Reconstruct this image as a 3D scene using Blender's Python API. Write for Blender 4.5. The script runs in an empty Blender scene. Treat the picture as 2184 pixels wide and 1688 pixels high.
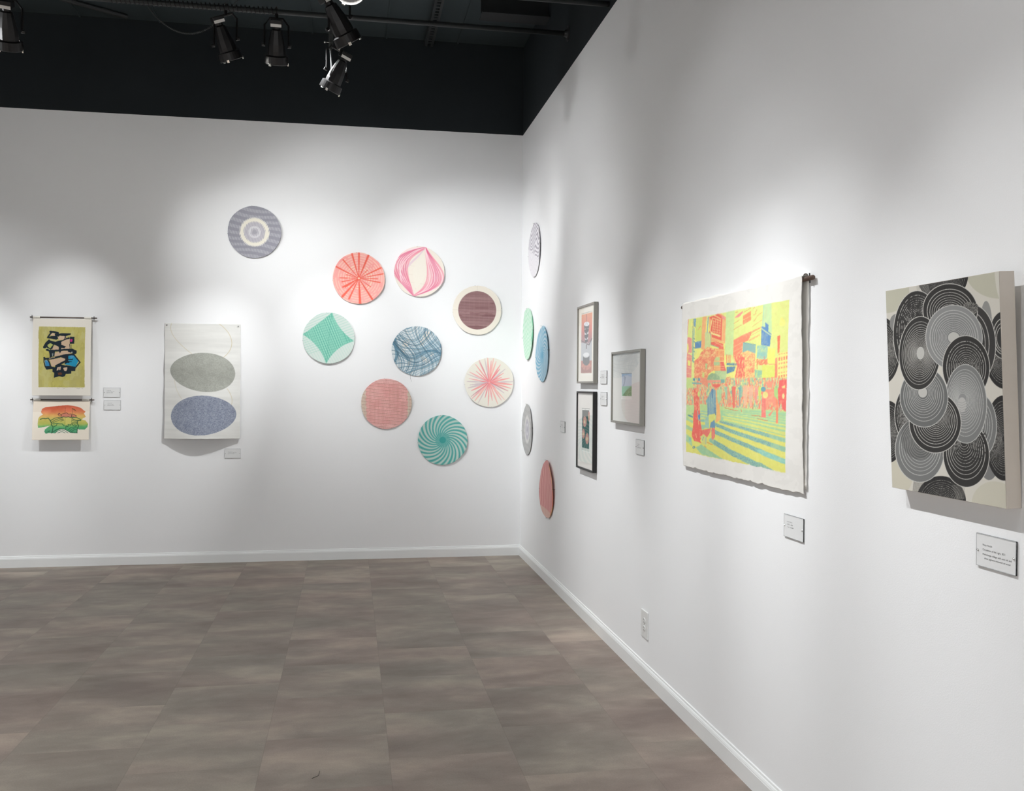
import bpy, bmesh, math, random
import numpy as np
from mathutils import Vector, Matrix
PI = math.pi
rnd = random.Random(7)
sc = bpy.context.scene
COL = sc.collection

# ------------------------------------------------------------------ camera
FPX, PX, PY = 1885.0, 1059.0, 844.0
CAM = np.array([-1.47781, -7.58669, 1.48])
def _basis(y, p, r):
    cy, sy = math.cos(y), math.sin(y); cp, sp = math.cos(p), math.sin(p); cr, sr = math.cos(r), math.sin(r)
    fw = np.array([sy*cp, cy*cp, sp]); rt = np.array([cy, -sy, 0.0]); up = np.cross(rt, fw)
    return cr*rt+sr*up, -sr*rt+cr*up, fw
RT, UP, FW = _basis(.16461, -.01092, .007)
cd = bpy.data.cameras.new('camera'); cam = bpy.data.objects.new('camera', cd); COL.objects.link(cam)
M = Matrix.Identity(4)
for i in range(3):
    M[i][0], M[i][1], M[i][2], M[i][3] = RT[i], UP[i], -FW[i], CAM[i]
cam.matrix_world = M
cd.sensor_fit = 'HORIZONTAL'; cd.sensor_width = 36.0; cd.lens = FPX/2184*36; cd.shift_x = (1092-PX)/2184
cd.clip_start = .05; cd.clip_end = 100
sc.camera = cam
def unproject(x, y, ax, v):
    d = FW+RT*((x-PX)/FPX)-UP*((y-PY)/FPX)
    return CAM+d*((v-CAM[ax])/d[ax])

# ------------------------------------------------------------------ materials
def s2l(c):
    c = np.asarray(c, float)/255.0
    return np.where(c <= .04045, c/12.92, ((c+.055)/1.055)**2.4)
MATS = {}
def mat(name, rgb, rough=.6, metal=0.0, spec=.5, bump=0, bscale=200, emit=None, estr=0, coat=0, var=0, vscale=8):
    if name in MATS: return MATS[name]
    m = bpy.data.materials.new(name); m.use_nodes = True; nt = m.node_tree; b = nt.nodes['Principled BSDF']
    c = s2l(rgb)
    b.inputs['Base Color'].default_value = (*c, 1); b.inputs['Roughness'].default_value = rough
    b.inputs['Metallic'].default_value = metal; b.inputs['Specular IOR Level'].default_value = spec
    if coat: b.inputs['Coat Weight'].default_value = coat
    if emit is not None:
        b.inputs['Emission Color'].default_value = (*s2l(emit), 1); b.inputs['Emission Strength'].default_value = estr
    geo = nt.nodes.new('ShaderNodeNewGeometry')
    n = nt.nodes.new('ShaderNodeTexNoise'); n.inputs['Scale'].default_value = vscale; n.inputs['Detail'].default_value = 4
    nt.links.new(geo.outputs['Position'], n.inputs['Vector'])
    if var:
        mx = nt.nodes.new('ShaderNodeMix'); mx.data_type = 'RGBA'
        mx.inputs['A'].default_value = (*(c*(1-var)), 1); mx.inputs['B'].default_value = (*(c*(1+var)), 1)
        nt.links.new(n.outputs['Fac'], mx.inputs['Factor']); nt.links.new(mx.outputs['Result'], b.inputs['Base Color'])
    if bump:
        n2 = nt.nodes.new('ShaderNodeTexNoise'); n2.inputs['Scale'].default_value = bscale; n2.inputs['Detail'].default_value = 3
        nt.links.new(geo.outputs['Position'], n2.inputs['Vector'])
        bp = nt.nodes.new('ShaderNodeBump'); bp.inputs['Strength'].default_value = bump; bp.inputs['Distance'].default_value = .002
        nt.links.new(n2.outputs['Fac'], bp.inputs['Height']); nt.links.new(bp.outputs['Normal'], b.inputs['Normal'])
    MATS[name] = m
    return m
def paint_mat(name='printed_paper', rough=.85):
    if name in MATS: return MATS[name]
    m = bpy.data.materials.new(name); m.use_nodes = True; nt = m.node_tree; b = nt.nodes['Principled BSDF']
    a = nt.nodes.new('ShaderNodeVertexColor'); a.layer_name = 'ink'
    nt.links.new(a.outputs['Color'], b.inputs['Base Color'])
    b.inputs['Roughness'].default_value = rough; b.inputs['Specular IOR Level'].default_value = .25
    n2 = nt.nodes.new('ShaderNodeTexNoise'); n2.inputs['Scale'].default_value = 350
    bp = nt.nodes.new('ShaderNodeBump'); bp.inputs['Strength'].default_value = .15; bp.inputs['Distance'].default_value = .001
    nt.links.new(n2.outputs['Fac'], bp.inputs['Height']); nt.links.new(bp.outputs['Normal'], b.inputs['Normal'])
    MATS[name] = m
    return m
def glass_mat(name, ior, tint=(1, 1, 1)):
    if name in MATS: return MATS[name]
    m = bpy.data.materials.new(name); m.use_nodes = True; nt = m.node_tree
    for n in list(nt.nodes): nt.nodes.remove(n)
    out = nt.nodes.new('ShaderNodeOutputMaterial'); mx = nt.nodes.new('ShaderNodeMixShader')
    tr = nt.nodes.new('ShaderNodeBsdfTransparent'); tr.inputs['Color'].default_value = (*tint, 1)
    gl = nt.nodes.new('ShaderNodeBsdfGlossy'); gl.inputs['Roughness'].default_value = .02
    g = nt.nodes.new('ShaderNodeNewGeometry'); d = nt.nodes.new('ShaderNodeVectorMath'); d.operation = 'DOT_PRODUCT'
    nt.links.new(g.outputs['Incoming'], d.inputs[0]); nt.links.new(g.outputs['Normal'], d.inputs[1])
    def mt(op, *a):                                      # Schlick reflectance, same from both sides of the pane
        n = nt.nodes.new('ShaderNodeMath'); n.operation = op
        for i, v in enumerate(a):
            if isinstance(v, (int, float)): n.inputs[i].default_value = v
            else: nt.links.new(v, n.inputs[i])
        return n.outputs[0]
    f0 = ((ior-1)/(ior+1))**2
    F = mt('MULTIPLY_ADD', mt('POWER', mt('SUBTRACT', 1.0, mt('ABSOLUTE', d.outputs['Value'])), 5.0), 1-f0, f0)
    nt.links.new(F, mx.inputs[0]); nt.links.new(tr.outputs[0], mx.inputs[1]); nt.links.new(gl.outputs[0], mx.inputs[2])
    nt.links.new(mx.outputs[0], out.inputs[0])
    MATS[name] = m
    return m
WHITE = mat('white_wall_paint', (240, 241, 242), .75, spec=.25, bump=.12, bscale=260, var=.006, vscale=3)
BLACK = mat('black_wall_paint', (35, 40, 43), .8, spec=.2, bump=.2, bscale=90, var=.12, vscale=2)
TRIM = mat('white_trim_paint', (236, 238, 238), .35, spec=.5)
DARKM = mat('black_metal', (26, 25, 26), .42, metal=.3, spec=.5, bump=.1)
PIPEM = mat('dark_painted_pipe', (50, 52, 53), .45, metal=.2)
STEEL = mat('bright_steel', (190, 190, 188), .2, metal=1)

# ------------------------------------------------------------------ mesh helpers
def finish(name, bm, m, parent=None, smooth=False, loc=None, mats=None):
    me = bpy.data.meshes.new(name); bmesh.ops.recalc_face_normals(bm, faces=bm.faces); bm.to_mesh(me); bm.free()
    for x in (mats or [m]): me.materials.append(x)
    if smooth:
        for p in me.polygons: p.use_smooth = True
    o = bpy.data.objects.new(name, me); COL.objects.link(o)
    if parent is not None: o.parent = parent
    if loc is not None: o.location = loc
    return o
def tag(o, label=None, cat=None, group=None, kind=None):
    if label: o['label'] = label
    if cat: o['category'] = cat
    if group: o['group'] = group
    if kind: o['kind'] = kind
    return o
def empty(name, loc, label, cat, group=None):
    o = bpy.data.objects.new(name, None); COL.objects.link(o); o.location = loc; o.empty_display_size = .05
    return tag(o, label, cat, group)
def box(bm, x0, x1, y0, y1, z0, z1, bev=0, mi=0, mtx=None):
    r = bmesh.ops.create_cube(bm, size=1.0)
    T = Matrix.Translation(((x0+x1)/2, (y0+y1)/2, (z0+z1)/2)) @ Matrix.Diagonal((abs(x1-x0), abs(y1-y0), abs(z1-z0), 1))
    bmesh.ops.transform(bm, matrix=T, verts=r['verts'])
    fs = list({f for v in r['verts'] for f in v.link_faces})
    if bev:
        es = list({e for v in r['verts'] for e in v.link_edges})
        rr = bmesh.ops.bevel(bm, geom=es, offset=bev, segments=2, affect='EDGES', profile=.6)
        fs = list({f for v in r['verts'] if v.is_valid for f in v.link_faces} | set(rr['faces']))
    if mi:
        for f in fs:
            if f.is_valid: f.material_index = mi
    if mtx is not None:
        bmesh.ops.transform(bm, matrix=mtx, verts=list({v for f in fs if f.is_valid for v in f.verts}))
def lathe(bm, prof, n=28, mtx=None, cap=True):
    rings = []
    for (r, z) in prof:
        ring = []
        for k in range(n):
            a = 2*PI*k/n; v = Vector((r*math.cos(a), r*math.sin(a), z))
            if mtx is not None: v = mtx @ v
            ring.append(bm.verts.new(v))
        rings.append(ring)
    for a, b in zip(rings, rings[1:]):
        for k in range(n): bm.faces.new((a[k], a[(k+1) % n], b[(k+1) % n], b[k]))
    if cap:
        bm.faces.new(rings[0][::-1]); bm.faces.new(rings[-1])
def tube(bm, pts, r, n=10, rf=None, cap=True):
    pts = [Vector(p) for p in pts]; rings = []
    for i, p in enumerate(pts):
        t = (pts[min(i+1, len(pts)-1)]-pts[max(i-1, 0)]).normalized()
        a = Vector((0, 0, 1)) if abs(t.z) < .9 else Vector((1, 0, 0))
        u = t.cross(a).normalized(); w = t.cross(u).normalized(); rr = rf(i) if rf else r
        rings.append([bm.verts.new(p+(u*math.cos(2*PI*k/n)+w*math.sin(2*PI*k/n))*rr) for k in range(n)])
    for a, b in zip(rings, rings[1:]):
        for k in range(n): bm.faces.new((a[k], a[(k+1) % n], b[(k+1) % n], b[k]))
    if cap: bm.faces.new(rings[0][::-1]); bm.faces.new(rings[-1])

# ------------------------------------------------------------------ painting helpers (ink on a grid)
def homog(src, dst):
    A = []; b = []
    for (x, y), (u, v) in zip(src, dst):
        A.append([x, y, 1, 0, 0, 0, -u*x, -u*y]); b.append(u)
        A.append([0, 0, 0, x, y, 1, -v*x, -v*y]); b.append(v)
    h = np.linalg.solve(np.array(A, float), np.array(b, float))
    return np.append(h, 1).reshape(3, 3)
def vnoise(X, Y, seed=0):
    g = np.random.RandomState(seed).rand(64, 64)
    xi = np.floor(X).astype(int); yi = np.floor(Y).astype(int); fx = X-xi; fy = Y-yi
    fx = fx*fx*(3-2*fx); fy = fy*fy*(3-2*fy)
    a = g[yi % 64, xi % 64]; b = g[yi % 64, (xi+1) % 64]; c = g[(yi+1) % 64, xi % 64]; d = g[(yi+1) % 64, (xi+1) % 64]
    return (a*(1-fx)+b*fx)*(1-fy)+(c*(1-fx)+d*fx)*fy
def fbm(X, Y, seed=0, oct=4):
    s = 0; a = .5; t = 0
    for k in range(oct): s = s+a*vnoise(X*2**k, Y*2**k, seed+k); t += a; a *= .55
    return s/t
class Paint:
    """colour grid nv x nu; coords are those of four corners TL,TR,BR,BL; row 0 is the bottom"""
    def __init__(s, nu, nv, corners, base, rough=0, rs=1.0, ss=2):
        s.nu, s.nv, s.ss = nu, nv, ss
        U, V = np.meshgrid((np.arange(nu*ss)+.5)/(nu*ss), (np.arange(nv*ss)+.5)/(nv*ss))
        H = homog([(0, 1), (1, 1), (1, 0), (0, 0)], corners)
        w = H[2, 0]*U+H[2, 1]*V+H[2, 2]
        s.U, s.V = U, V
        s.X = (H[0, 0]*U+H[0, 1]*V+H[0, 2])/w; s.Y = (H[1, 0]*U+H[1, 1]*V+H[1, 2])/w
        if rough:
            s.X = s.X+(fbm(s.X*rs, s.Y*rs, 3, 3)-.5)*rough*2; s.Y = s.Y+(fbm(s.X*rs+9, s.Y*rs+5, 8, 3)-.5)*rough*2
        s.c = np.empty(U.shape+(3,)); s.c[:] = base
        s.ox, s.oy, s.k = 0, 0, 1.0; s.clip = None
    def T(s, ox, oy, k): s.ox, s.oy, s.k = ox, oy, k
    def _p(s, pts): return np.array([(s.ox+x/s.k, s.oy+y/s.k) for x, y in pts], float)
    def _bb(s, x0, x1, y0, y1):
        m = (s.X >= x0) & (s.X <= x1) & (s.Y >= y0) & (s.Y <= y1)
        r = np.where(m.any(1))[0]; c = np.where(m.any(0))[0]
        if len(r) == 0: return None
        return slice(r[0], r[-1]+1), slice(c[0], c[-1]+1)
    def put(s, sl, m, col, a=1.0):
        if s.clip is not None: m = m & s.clip[sl]
        al = m.astype(float)*a
        if callable(col): col = col(s.X[sl], s.Y[sl])
        s.c[sl] = s.c[sl]*(1-al[..., None])+np.asarray(col, float)*al[..., None]
    def fill(s, m, col, a=1.0): s.put((slice(None), slice(None)), m, col, a)
    def poly(s, pts, col, a=1.0):
        P = s._p(pts); sl = s._bb(P[:, 0].min(), P[:, 0].max(), P[:, 1].min(), P[:, 1].max())
        if sl is None: return
        X, Y = s.X[sl], s.Y[sl]; m = np.zeros(X.shape, bool)
        for i in range(len(P)):
            x1, y1 = P[i]; x2, y2 = P[(i+1) % len(P)]
            if y1 == y2: continue
            m ^= ((y1 > Y) != (y2 > Y)) & (X < (x2-x1)*(Y-y1)/(y2-y1)+x1)
        s.put(sl, m, col, a)
    def stroke(s, pts, w, col, a=1.0, w2=None, taper=False):
        P = s._p(pts); w = w/s.k; w2 = w if w2 is None else w2/s.k; wm = max(w, w2)
        sl = s._bb(P[:, 0].min()-wm, P[:, 0].max()+wm, P[:, 1].min()-wm, P[:, 1].max()+wm)
        if sl is None: return
        X, Y = s.X[sl], s.Y[sl]; m = np.zeros(X.shape, bool); n = len(P)-1
        for i in range(n):
            x1, y1 = P[i]; dx, dy = P[i+1]-P[i]; L = dx*dx+dy*dy+1e-12
            t = np.clip(((X-x1)*dx+(Y-y1)*dy)/L, 0, 1); g = (i+t)/n
            ww = w+(w2-w)*g
            if taper: ww = ww*np.sin(PI*np.clip(g, .02, .98))
            m |= (X-x1-t*dx)**2+(Y-y1-t*dy)**2 <= (ww/2)**2
        s.put(sl, m, col, a)
    def ell(s, cx, cy, rx, ry, col, a=1.0, rot=0):
        cx, cy = s.ox+cx/s.k, s.oy+cy/s.k; rx, ry = rx/s.k, ry/s.k; R = max(rx, ry)
        sl = s._bb(cx-R, cx+R, cy-R, cy+R)
        if sl is None: return
        dx, dy = s.X[sl]-cx, s.Y[sl]-cy; c, q = math.cos(rot), math.sin(rot)
        s.put(sl, ((dx*c+dy*q)/rx)**2+((-dx*q+dy*c)/ry)**2 <= 1, col, a)
    def grain(s, amp, sc_, seed=1, ax=1, ay=1):
        n = fbm(s.X*sc_*ax, s.Y*sc_*ay, seed, 3)-.5
        s.c = s.c+n[..., None]*amp*2
    def out(s):
        k = s.ss; c = np.clip(s.c, 2, 255).reshape(s.nv, k, s.nu, k, 3).mean((1, 3))
        return c
ALB = .86
def to_alb(c): return s2l(c)*ALB/s2l(np.array([245., 245., 245.]))[0]
def grid_obj(name, cols, posf, parent=None, m=None, thick=0):
    """cols nv x nu x 3 (0..255, row 0 bottom); posf(U,V) -> x,y,z arrays"""
    nv, nu = cols.shape[:2]
    U, V = np.meshgrid(np.linspace(0, 1, nu), np.linspace(0, 1, nv))
    x, y, z = posf(U, V); co = np.stack([x+0*U, y+0*U, z+0*U], -1).reshape(-1, 3)
    I = np.arange(nu*nv).reshape(nv, nu)
    f = np.stack([I[:-1, :-1], I[:-1, 1:], I[1:, 1:], I[1:, :-1]], -1).reshape(-1, 4)
    cc = to_alb(cols).reshape(-1, 3)
    return raw_obj(name, co, f, cc, parent, m, thick)
def raw_obj(name, co, f, cc, parent=None, m=None, thick=0):
    me = bpy.data.meshes.new(name); k = f.shape[1]
    me.vertices.add(len(co)); me.vertices.foreach_set('co', np.ascontiguousarray(co, np.float32).ravel())
    me.loops.add(f.size); me.loops.foreach_set('vertex_index', f.astype(np.int32).ravel())
    me.polygons.add(len(f)); me.polygons.foreach_set('loop_start', (np.arange(len(f))*k).astype(np.int32))
    at = me.color_attributes.new('ink', 'FLOAT_COLOR', 'POINT')
    at.data.foreach_set('color', np.concatenate([cc, np.ones((len(cc), 1))], 1).astype(np.float32).ravel())
    me.update(calc_edges=True); me.validate()
    me.polygons.foreach_set('use_smooth', np.ones(len(me.polygons), bool))
    me.materials.append(m or paint_mat())
    o = bpy.data.objects.new(name, me); COL.objects.link(o)
    if parent is not None: o.parent = parent
    if thick:
        md = o.modifiers.new('thickness', 'SOLIDIFY'); md.thickness = thick; md.offset = 0
    return o
# ------------------------------------------------------------------ the room
HW, HC = 3.664, 4.43
XL, YB = -8.6, -11.0
def wall(name, x0, x1, y0, y1):
    bm = bmesh.new(); box(bm, x0, x1, y0, y1, 0, HW); box(bm, x0, x1, y0, y1, HW, HC, mi=1)
    return tag(finish(name, bm, None, mats=[WHITE, BLACK]), kind='structure')
wall('wall_back', XL, .15, 0, .15)
wall('wall_right', 0, .15, YB, 0)
wall('wall_left', XL-.15, XL, YB, .15)
wall('wall_front', XL-.15, .15, YB-.15, YB)

def floor_mat():
    m = bpy.data.materials.new('vinyl_tile_floor'); m.use_nodes = True; nt = m.node_tree; b = nt.nodes['Principled BSDF']
    N = nt.nodes.new; L = nt.links.new
    def mth(op, a, bb=None, c=None):
        n = N('ShaderNodeMath'); n.operation = op
        for i, v in enumerate((a, bb, c)):
            if v is None: continue
            if isinstance(v, (int, float)): n.inputs[i].default_value = v
            else: L(v, n.inputs[i])
        return n.outputs[0]
    geo = N('ShaderNodeNewGeometry'); sp = N('ShaderNodeSeparateXYZ'); L(geo.outputs['Position'], sp.inputs[0])
    u = mth('DIVIDE', mth('ADD', sp.outputs['X'], 1.315+.497*40), .497); i = mth('FLOOR', u); fu = mth('SUBTRACT', u, i)
    off = mth('MULTIPLY', mth('MODULO', i, 2.0), .478)
    v = mth('ADD', mth('DIVIDE', mth('ADD', sp.outputs['Y'], 3.594+.487*40), .487), off); j = mth('FLOOR', v); fv = mth('SUBTRACT', v, j)
    cmb = N('ShaderNodeCombineXYZ'); L(i, cmb.inputs[0]); L(j, cmb.inputs[1])
    wn = N('ShaderNodeTexWhiteNoise'); wn.noise_dimensions = '3D'; L(cmb.outputs[0], wn.inputs['Vector'])
    vs = N('ShaderNodeVectorMath'); vs.operation = 'MULTIPLY'; vs.inputs[1].default_value = (2.1, 4.0, 1); L(geo.outputs['Position'], vs.inputs[0])
    v2 = N('ShaderNodeVectorMath'); v2.operation = 'SCALE'; v2.inputs['Scale'].default_value = 37; L(wn.outputs['Color'], v2.inputs[0])
    va = N('ShaderNodeVectorMath'); va.operation = 'ADD'; L(vs.outputs[0], va.inputs[0]); L(v2.outputs[0], va.inputs[1])
    n1 = N('ShaderNodeTexNoise'); n1.inputs['Scale'].default_value = 1.0; n1.inputs['Detail'].default_value = 7; n1.inputs['Roughness'].default_value = .58
    n1.inputs['Distortion'].default_value = .35; L(va.outputs[0], n1.inputs['Vector'])
    n2 = N('ShaderNodeTexNoise'); n2.inputs['Scale'].default_value = .45; n2.inputs['Detail'].default_value = 3; L(va.outputs[0], n2.inputs['Vector'])
    n3 = N('ShaderNodeTexNoise'); n3.inputs['Scale'].default_value = 160; n3.inputs['Detail'].default_value = 2; L(geo.outputs['Position'], n3.inputs['Vector'])
    n4 = N('ShaderNodeTexNoise'); n4.inputs['Scale'].default_value = .75; n4.inputs['Detail'].default_value = 2; L(va.outputs[0], n4.inputs['Vector'])
    n5 = N('ShaderNodeTexNoise'); n5.inputs['Scale'].default_value = 3.2; n5.inputs['Detail'].default_value = 5; n5.inputs['Distortion'].default_value = .6; L(va.outputs[0], n5.inputs['Vector'])
    f = mth('ADD', mth('MULTIPLY', n1.outputs['Fac'], .38), mth('MULTIPLY', wn.outputs['Value'], .03))
    f = mth('ADD', f, mth('MULTIPLY', n4.outputs['Fac'], .30)); f = mth('ADD', f, mth('MULTIPLY', n5.outputs['Fac'], .14))
    f = mth('ADD', f, mth('MULTIPLY', mth('SUBTRACT', n3.outputs['Fac'], .5), .10))
    rp = N('ShaderNodeValToRGB'); e = rp.color_ramp.elements
    e[0].position = .31; e[0].color = (*s2l((123, 111, 104)), 1)
    e[1].position = .55; e[1].color = (*s2l((176, 162, 149)), 1)
    k = e.new(.43); k.color = (*s2l((146, 134, 125)), 1)
    L(f, rp.inputs[0])
    mx = N('ShaderNodeMix'); mx.data_type = 'RGBA'; mx.blend_type = 'MULTIPLY'; mx.inputs['Factor'].default_value = .8
    r2 = N('ShaderNodeValToRGB'); r2.color_ramp.elements[0].position = .38; r2.color_ramp.elements[0].color = (.97, .91, .90, 1)
    r2.color_ramp.elements[1].position = .62; r2.color_ramp.elements[1].color = (.93, .98, .95, 1)
    L(n2.outputs['Fac'], r2.inputs[0]); L(rp.outputs[0], mx.inputs['A']); L(r2.outputs[0], mx.inputs['B'])
    def edge(fr, w): return mth('LESS_THAN', mth('MINIMUM', fr, mth('SUBTRACT', 1.0, fr)), w)
    ed = mth('MAXIMUM', edge(fu, .0028), mth('MULTIPLY', edge(fv, .0028), .55))
    m2 = N('ShaderNodeMix'); m2.data_type = 'RGBA'; L(mth('MULTIPLY', ed, .22), m2.inputs['Factor']); L(mx.outputs['Result'], m2.inputs['A'])
    m2.inputs['B'].default_value = (*s2l((78, 70, 66)), 1)
    L(m2.outputs['Result'], b.inputs['Base Color'])
    b.inputs['Roughness'].default_value = .5; b.inputs['Specular IOR Level'].default_value = .35
    bp = N('ShaderNodeBump'); bp.inputs['Strength'].default_value = .12; bp.inputs['Distance'].default_value = .002
    L(mth('SUBTRACT', n3.outputs['Fac'], mth('MULTIPLY', ed, .6)), bp.inputs['Height']); L(bp.outputs['Normal'], b.inputs['Normal'])
    return m
bm = bmesh.new(); box(bm, XL-.15, .15, YB-.15, .15, -.1, 0)
tag(finish('floor', bm, floor_mat()), kind='structure')
CEILM = mat('dark_ceiling_deck', (58, 67, 70), .7, spec=.3, bump=.2, bscale=60, var=.1, vscale=1.5)
bm = bmesh.new(); box(bm, XL-.15, .15, YB-.15, .15, HC, HC+.1)
for x in (-.575, -1.185, -1.80, -2.41, -3.02, -3.63, -4.24, -4.85, -5.46):      # lapped deck seams
    box(bm, x-.006, x+.006, YB, -.002, HC-.012, HC+.01)
tag(finish('ceiling', bm, CEILM), kind='structure')

def baseboard(name, p0, p1, inward):
    """profile swept from p0 to p1; inward = unit vector off the wall"""
    prof = [(0, 0), (.014, 0), (.014, .066), (.0125, .069), (.0125, .0715), (.009, .079), (.0065, .081), (.005, .0885), (.0, .0905)]
    bm = bmesh.new(); ends = []
    for p, sgn in ((p0, 1), (p1, -1)):
        d = (Vector(p1)-Vector(p0)).normalized()*sgn
        ends.append([bm.verts.new(Vector(p)+Vector(inward)*a+Vector((0, 0, z))+(d*a)) for a, z in prof])
    for k in range(len(prof)-1): bm.faces.new((ends[0][k], ends[0][k+1], ends[1][k+1], ends[1][k]))
    bm.faces.new(ends[0]); bm.faces.new(ends[1][::-1])
    return tag(finish(name, bm, TRIM), kind='structure')
baseboard('baseboard_back', (XL, 0, 0), (0, 0, 0), (0, -1, 0))
baseboard('baseboard_right', (0, 0, 0), (0, YB, 0), (-1, 0, 0))
baseboard('baseboard_left', (XL, YB, 0), (XL, 0, 0), (1, 0, 0))

# ------------------------------------------------------------------ overhead: pipes, strut, cable, lamps
PZ, PYY = 3.925, -1.61
t = empty('lighting_pipe', (0, PYY, PZ), 'long dark lighting pipe running under the black ceiling, ending in the right wall', 'pipe')
bm = bmesh.new(); tube(bm, [(XL+.02, 0, .0), (-.004, 0, -.006)], .0165, 16); finish('pipe', bm, PIPEM, t, True)
bm = bmesh.new(); lathe(bm, [(.05, 0), (.05, .006), (.026, .008), (.022, .03)], 24, Matrix.Rotation(-PI/2, 4, 'Y') @ Matrix.Translation((0, 0, 0))); o = finish('wall_flange', bm, PIPEM, t)
o.location = (-.0005, 0, -.006)
# short flexible cable wound round the pipe
bm = bmesh.new(); pts = []
for k in range(620):
    a = k*.5; x = -3.0+k*.0022
    if -3.0 < x < -1.95: pts.append((x, PYY+.021*math.cos(a), PZ+.021*math.sin(a)-.001))
tube(bm, pts, .0035, 6)
tag(finish('power_cable', bm, DARKM, smooth=True), 'thin black cable coiled around the ceiling pipe between two spotlights', 'cable')
bm = bmesh.new(); pts = []
A_, B_ = Vector((-2.86, -1.0, 4.09)), Vector((-2.40, -1.0, 4.09))
for k in range(300):
    f = k/299; p = A_.lerp(B_, f); s_ = 4*f*(1-f)*.12; w = k*.9
    pts.append((p.x, p.y+.0035*math.cos(w), p.z-s_+.0035*math.sin(w)))
pts = [(A_.x-.25, A_.y, HC)]+pts+[(B_.x+.35, B_.y-.2, HC)]
tube(bm, pts, .0035, 6)
tag(finish('power_cable', bm, mat('cable_grey', (62, 66, 66), .5), smooth=True), 'grey ribbed cable sagging in a loop below the black ceiling', 'cable')
# slotted strut across the deck
bm = bmesh.new()
x0 = -.86
box(bm, x0, x0+.004, -9, -.01, HC-.05, HC-.0005); box(bm, x0+.066, x0+.07, -9, -.01, HC-.05, HC-.0005)
box(bm, x0, x0+.02, -9, -.01, HC-.054, HC-.05); box(bm, x0+.05, x0+.07, -9, -.01, HC-.054, HC-.05)
y = -8.9
while y < -.1:
    box(bm, x0+.02, x0+.05, y, y+.028, HC-.054, HC-.05); y += .055
o = finish('strut_channel', bm, mat('strut_paint', (60, 64, 66), .5, metal=.3)); tag(o, 'slotted metal strut channel fixed across the black ceiling, towards the corner', 'strut')
bm = bmesh.new()
box(bm, -.52, -.002, -1.06, -.9, HC-.012, HC-.0005); box(bm, -.52, -.002, -.985, -.975, HC-.16, HC-.012); box(bm, -.52, -.002, -1.06, -.9, HC-.17, HC-.16)
tag(finish('ceiling_beam', bm, mat('beam_black', (22, 24, 26), .6)), 'short black steel beam under the ceiling at the right wall', 'beam')
bm = bmesh.new()
tube(bm, [(-3.75, -.42, HC-.02), (-3.25, -.10, HC-.02)], .018, 10)
tag(finish('conduit', bm, PIPEM), 'dark conduit running obliquely on the black ceiling above the scrolls', 'conduit')

LENS = mat('lit_lamp_lens', (255, 255, 255), .3, emit=(255, 252, 245), estr=60)
REFL = mat('pale_cap_reflection', (226, 224, 220), .35)  # pale colour stands in for a bright reflection on the rear cap
CLIPM = mat('polished_clip', (235, 235, 230), .12, metal=1)
def fixture(loc, aim, label, s=1.0, yaw=0, arm=None):
    """stage spotlight hanging from a clamp; loc is the yoke pivot, aim the beam direction"""
    root = empty('stage_spotlight', loc, label, 'spotlight', 'spotlights hanging from the ceiling pipe')
    z = -Vector(aim).normalized(); side = Vector((math.cos(yaw), math.sin(yaw), 0))
    x = (side-z*side.dot(z)).normalized(); y = z.cross(x)
    R = Matrix((x, y, z)).transposed().to_4x4() @ Matrix.Scale(s, 4)
    bm = bmesh.new(); lathe(bm, [(.030, .085), (.036, .06), (.046, .01), (.050, -.03), (.050, -.055), (.046, -.062)], 10, R, cap=False)
    lathe(bm, [(.030, .085), (.020, .092), (.020, .108)], 10, R); finish('housing', bm, DARKM, root)
    bm = bmesh.new(); box(bm, -.034, .034, -.03, .03, .106, .142, .006, mtx=R); finish('rear_cap', bm, DARKM, root)
    bm = bmesh.new(); box(bm, -.030, .030, -.0325, -.0295, .105, .121, 0, mtx=R); finish('cap_reflection', bm, REFL, root)['label'] = 'pale plate standing for the reflection on the cap'
    bm = bmesh.new(); lathe(bm, [(.053, -.05), (.064, -.056), (.067, -.098), (.063, -.101), (.060, -.062), (.053, -.056)], 28, R, cap=False); finish('front_ring', bm, DARKM, root)
    bm = bmesh.new(); lathe(bm, [(.048, -.078), (.048, -.081)], 24, R); finish('lens', bm, LENS, root)['label'] = 'lit lens'
    for k in range(3):
        a = 2*PI*k/3+.5
        bm = bmesh.new(); box(bm, -.007, .007, -.0035, .0035, -.108, -.092, .0015, mtx=R @ Matrix.Rotation(a, 4, 'Z') @ Matrix.Translation((0, .0655, 0)))
        finish('clip', bm, CLIPM, root)['label'] = 'shiny clip'
    # yoke: U bracket from the clamp to both sides
    top = .155*s; w = .068*s
    bm = bmesh.new(); S = x*w; upv = Vector((0, 0, 1)); Zt = upv*top
    for sg in (-1, 1):
        P0 = S*sg; P1 = S*sg+Zt*.75; P2 = S*sg*.55+Zt
        tube(bm, [P0-upv*.01, P0+upv*.02, P1, P2], .006*s, 6)
    tube(bm, [-S*.6+Zt, S*.6+Zt], .007*s, 6); finish('yoke', bm, DARKM, root)
    for sg in (-1, 1):
        bm = bmesh.new(); tube(bm, [S*sg, S*sg*1.22], .009*s, 10); finish('knob', bm, DARKM, root)
    # clamp hook
    bm = bmesh.new(); C0 = Zt+upv*.012; tube(bm, [Zt-upv*.005, Zt+upv*.03], .010*s, 8)
    cy = (arm if arm is not None else .05)
    hook = [Vector((0, 0, top+cy))+Vector((0, math.cos(a), math.sin(a)))*.024 for a in np.linspace(-PI*.62, PI*.75, 14)]
    tube(bm, [Zt+upv*.02]+hook, .006, 6); finish('clamp', bm, DARKM, root)
    return root
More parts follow.
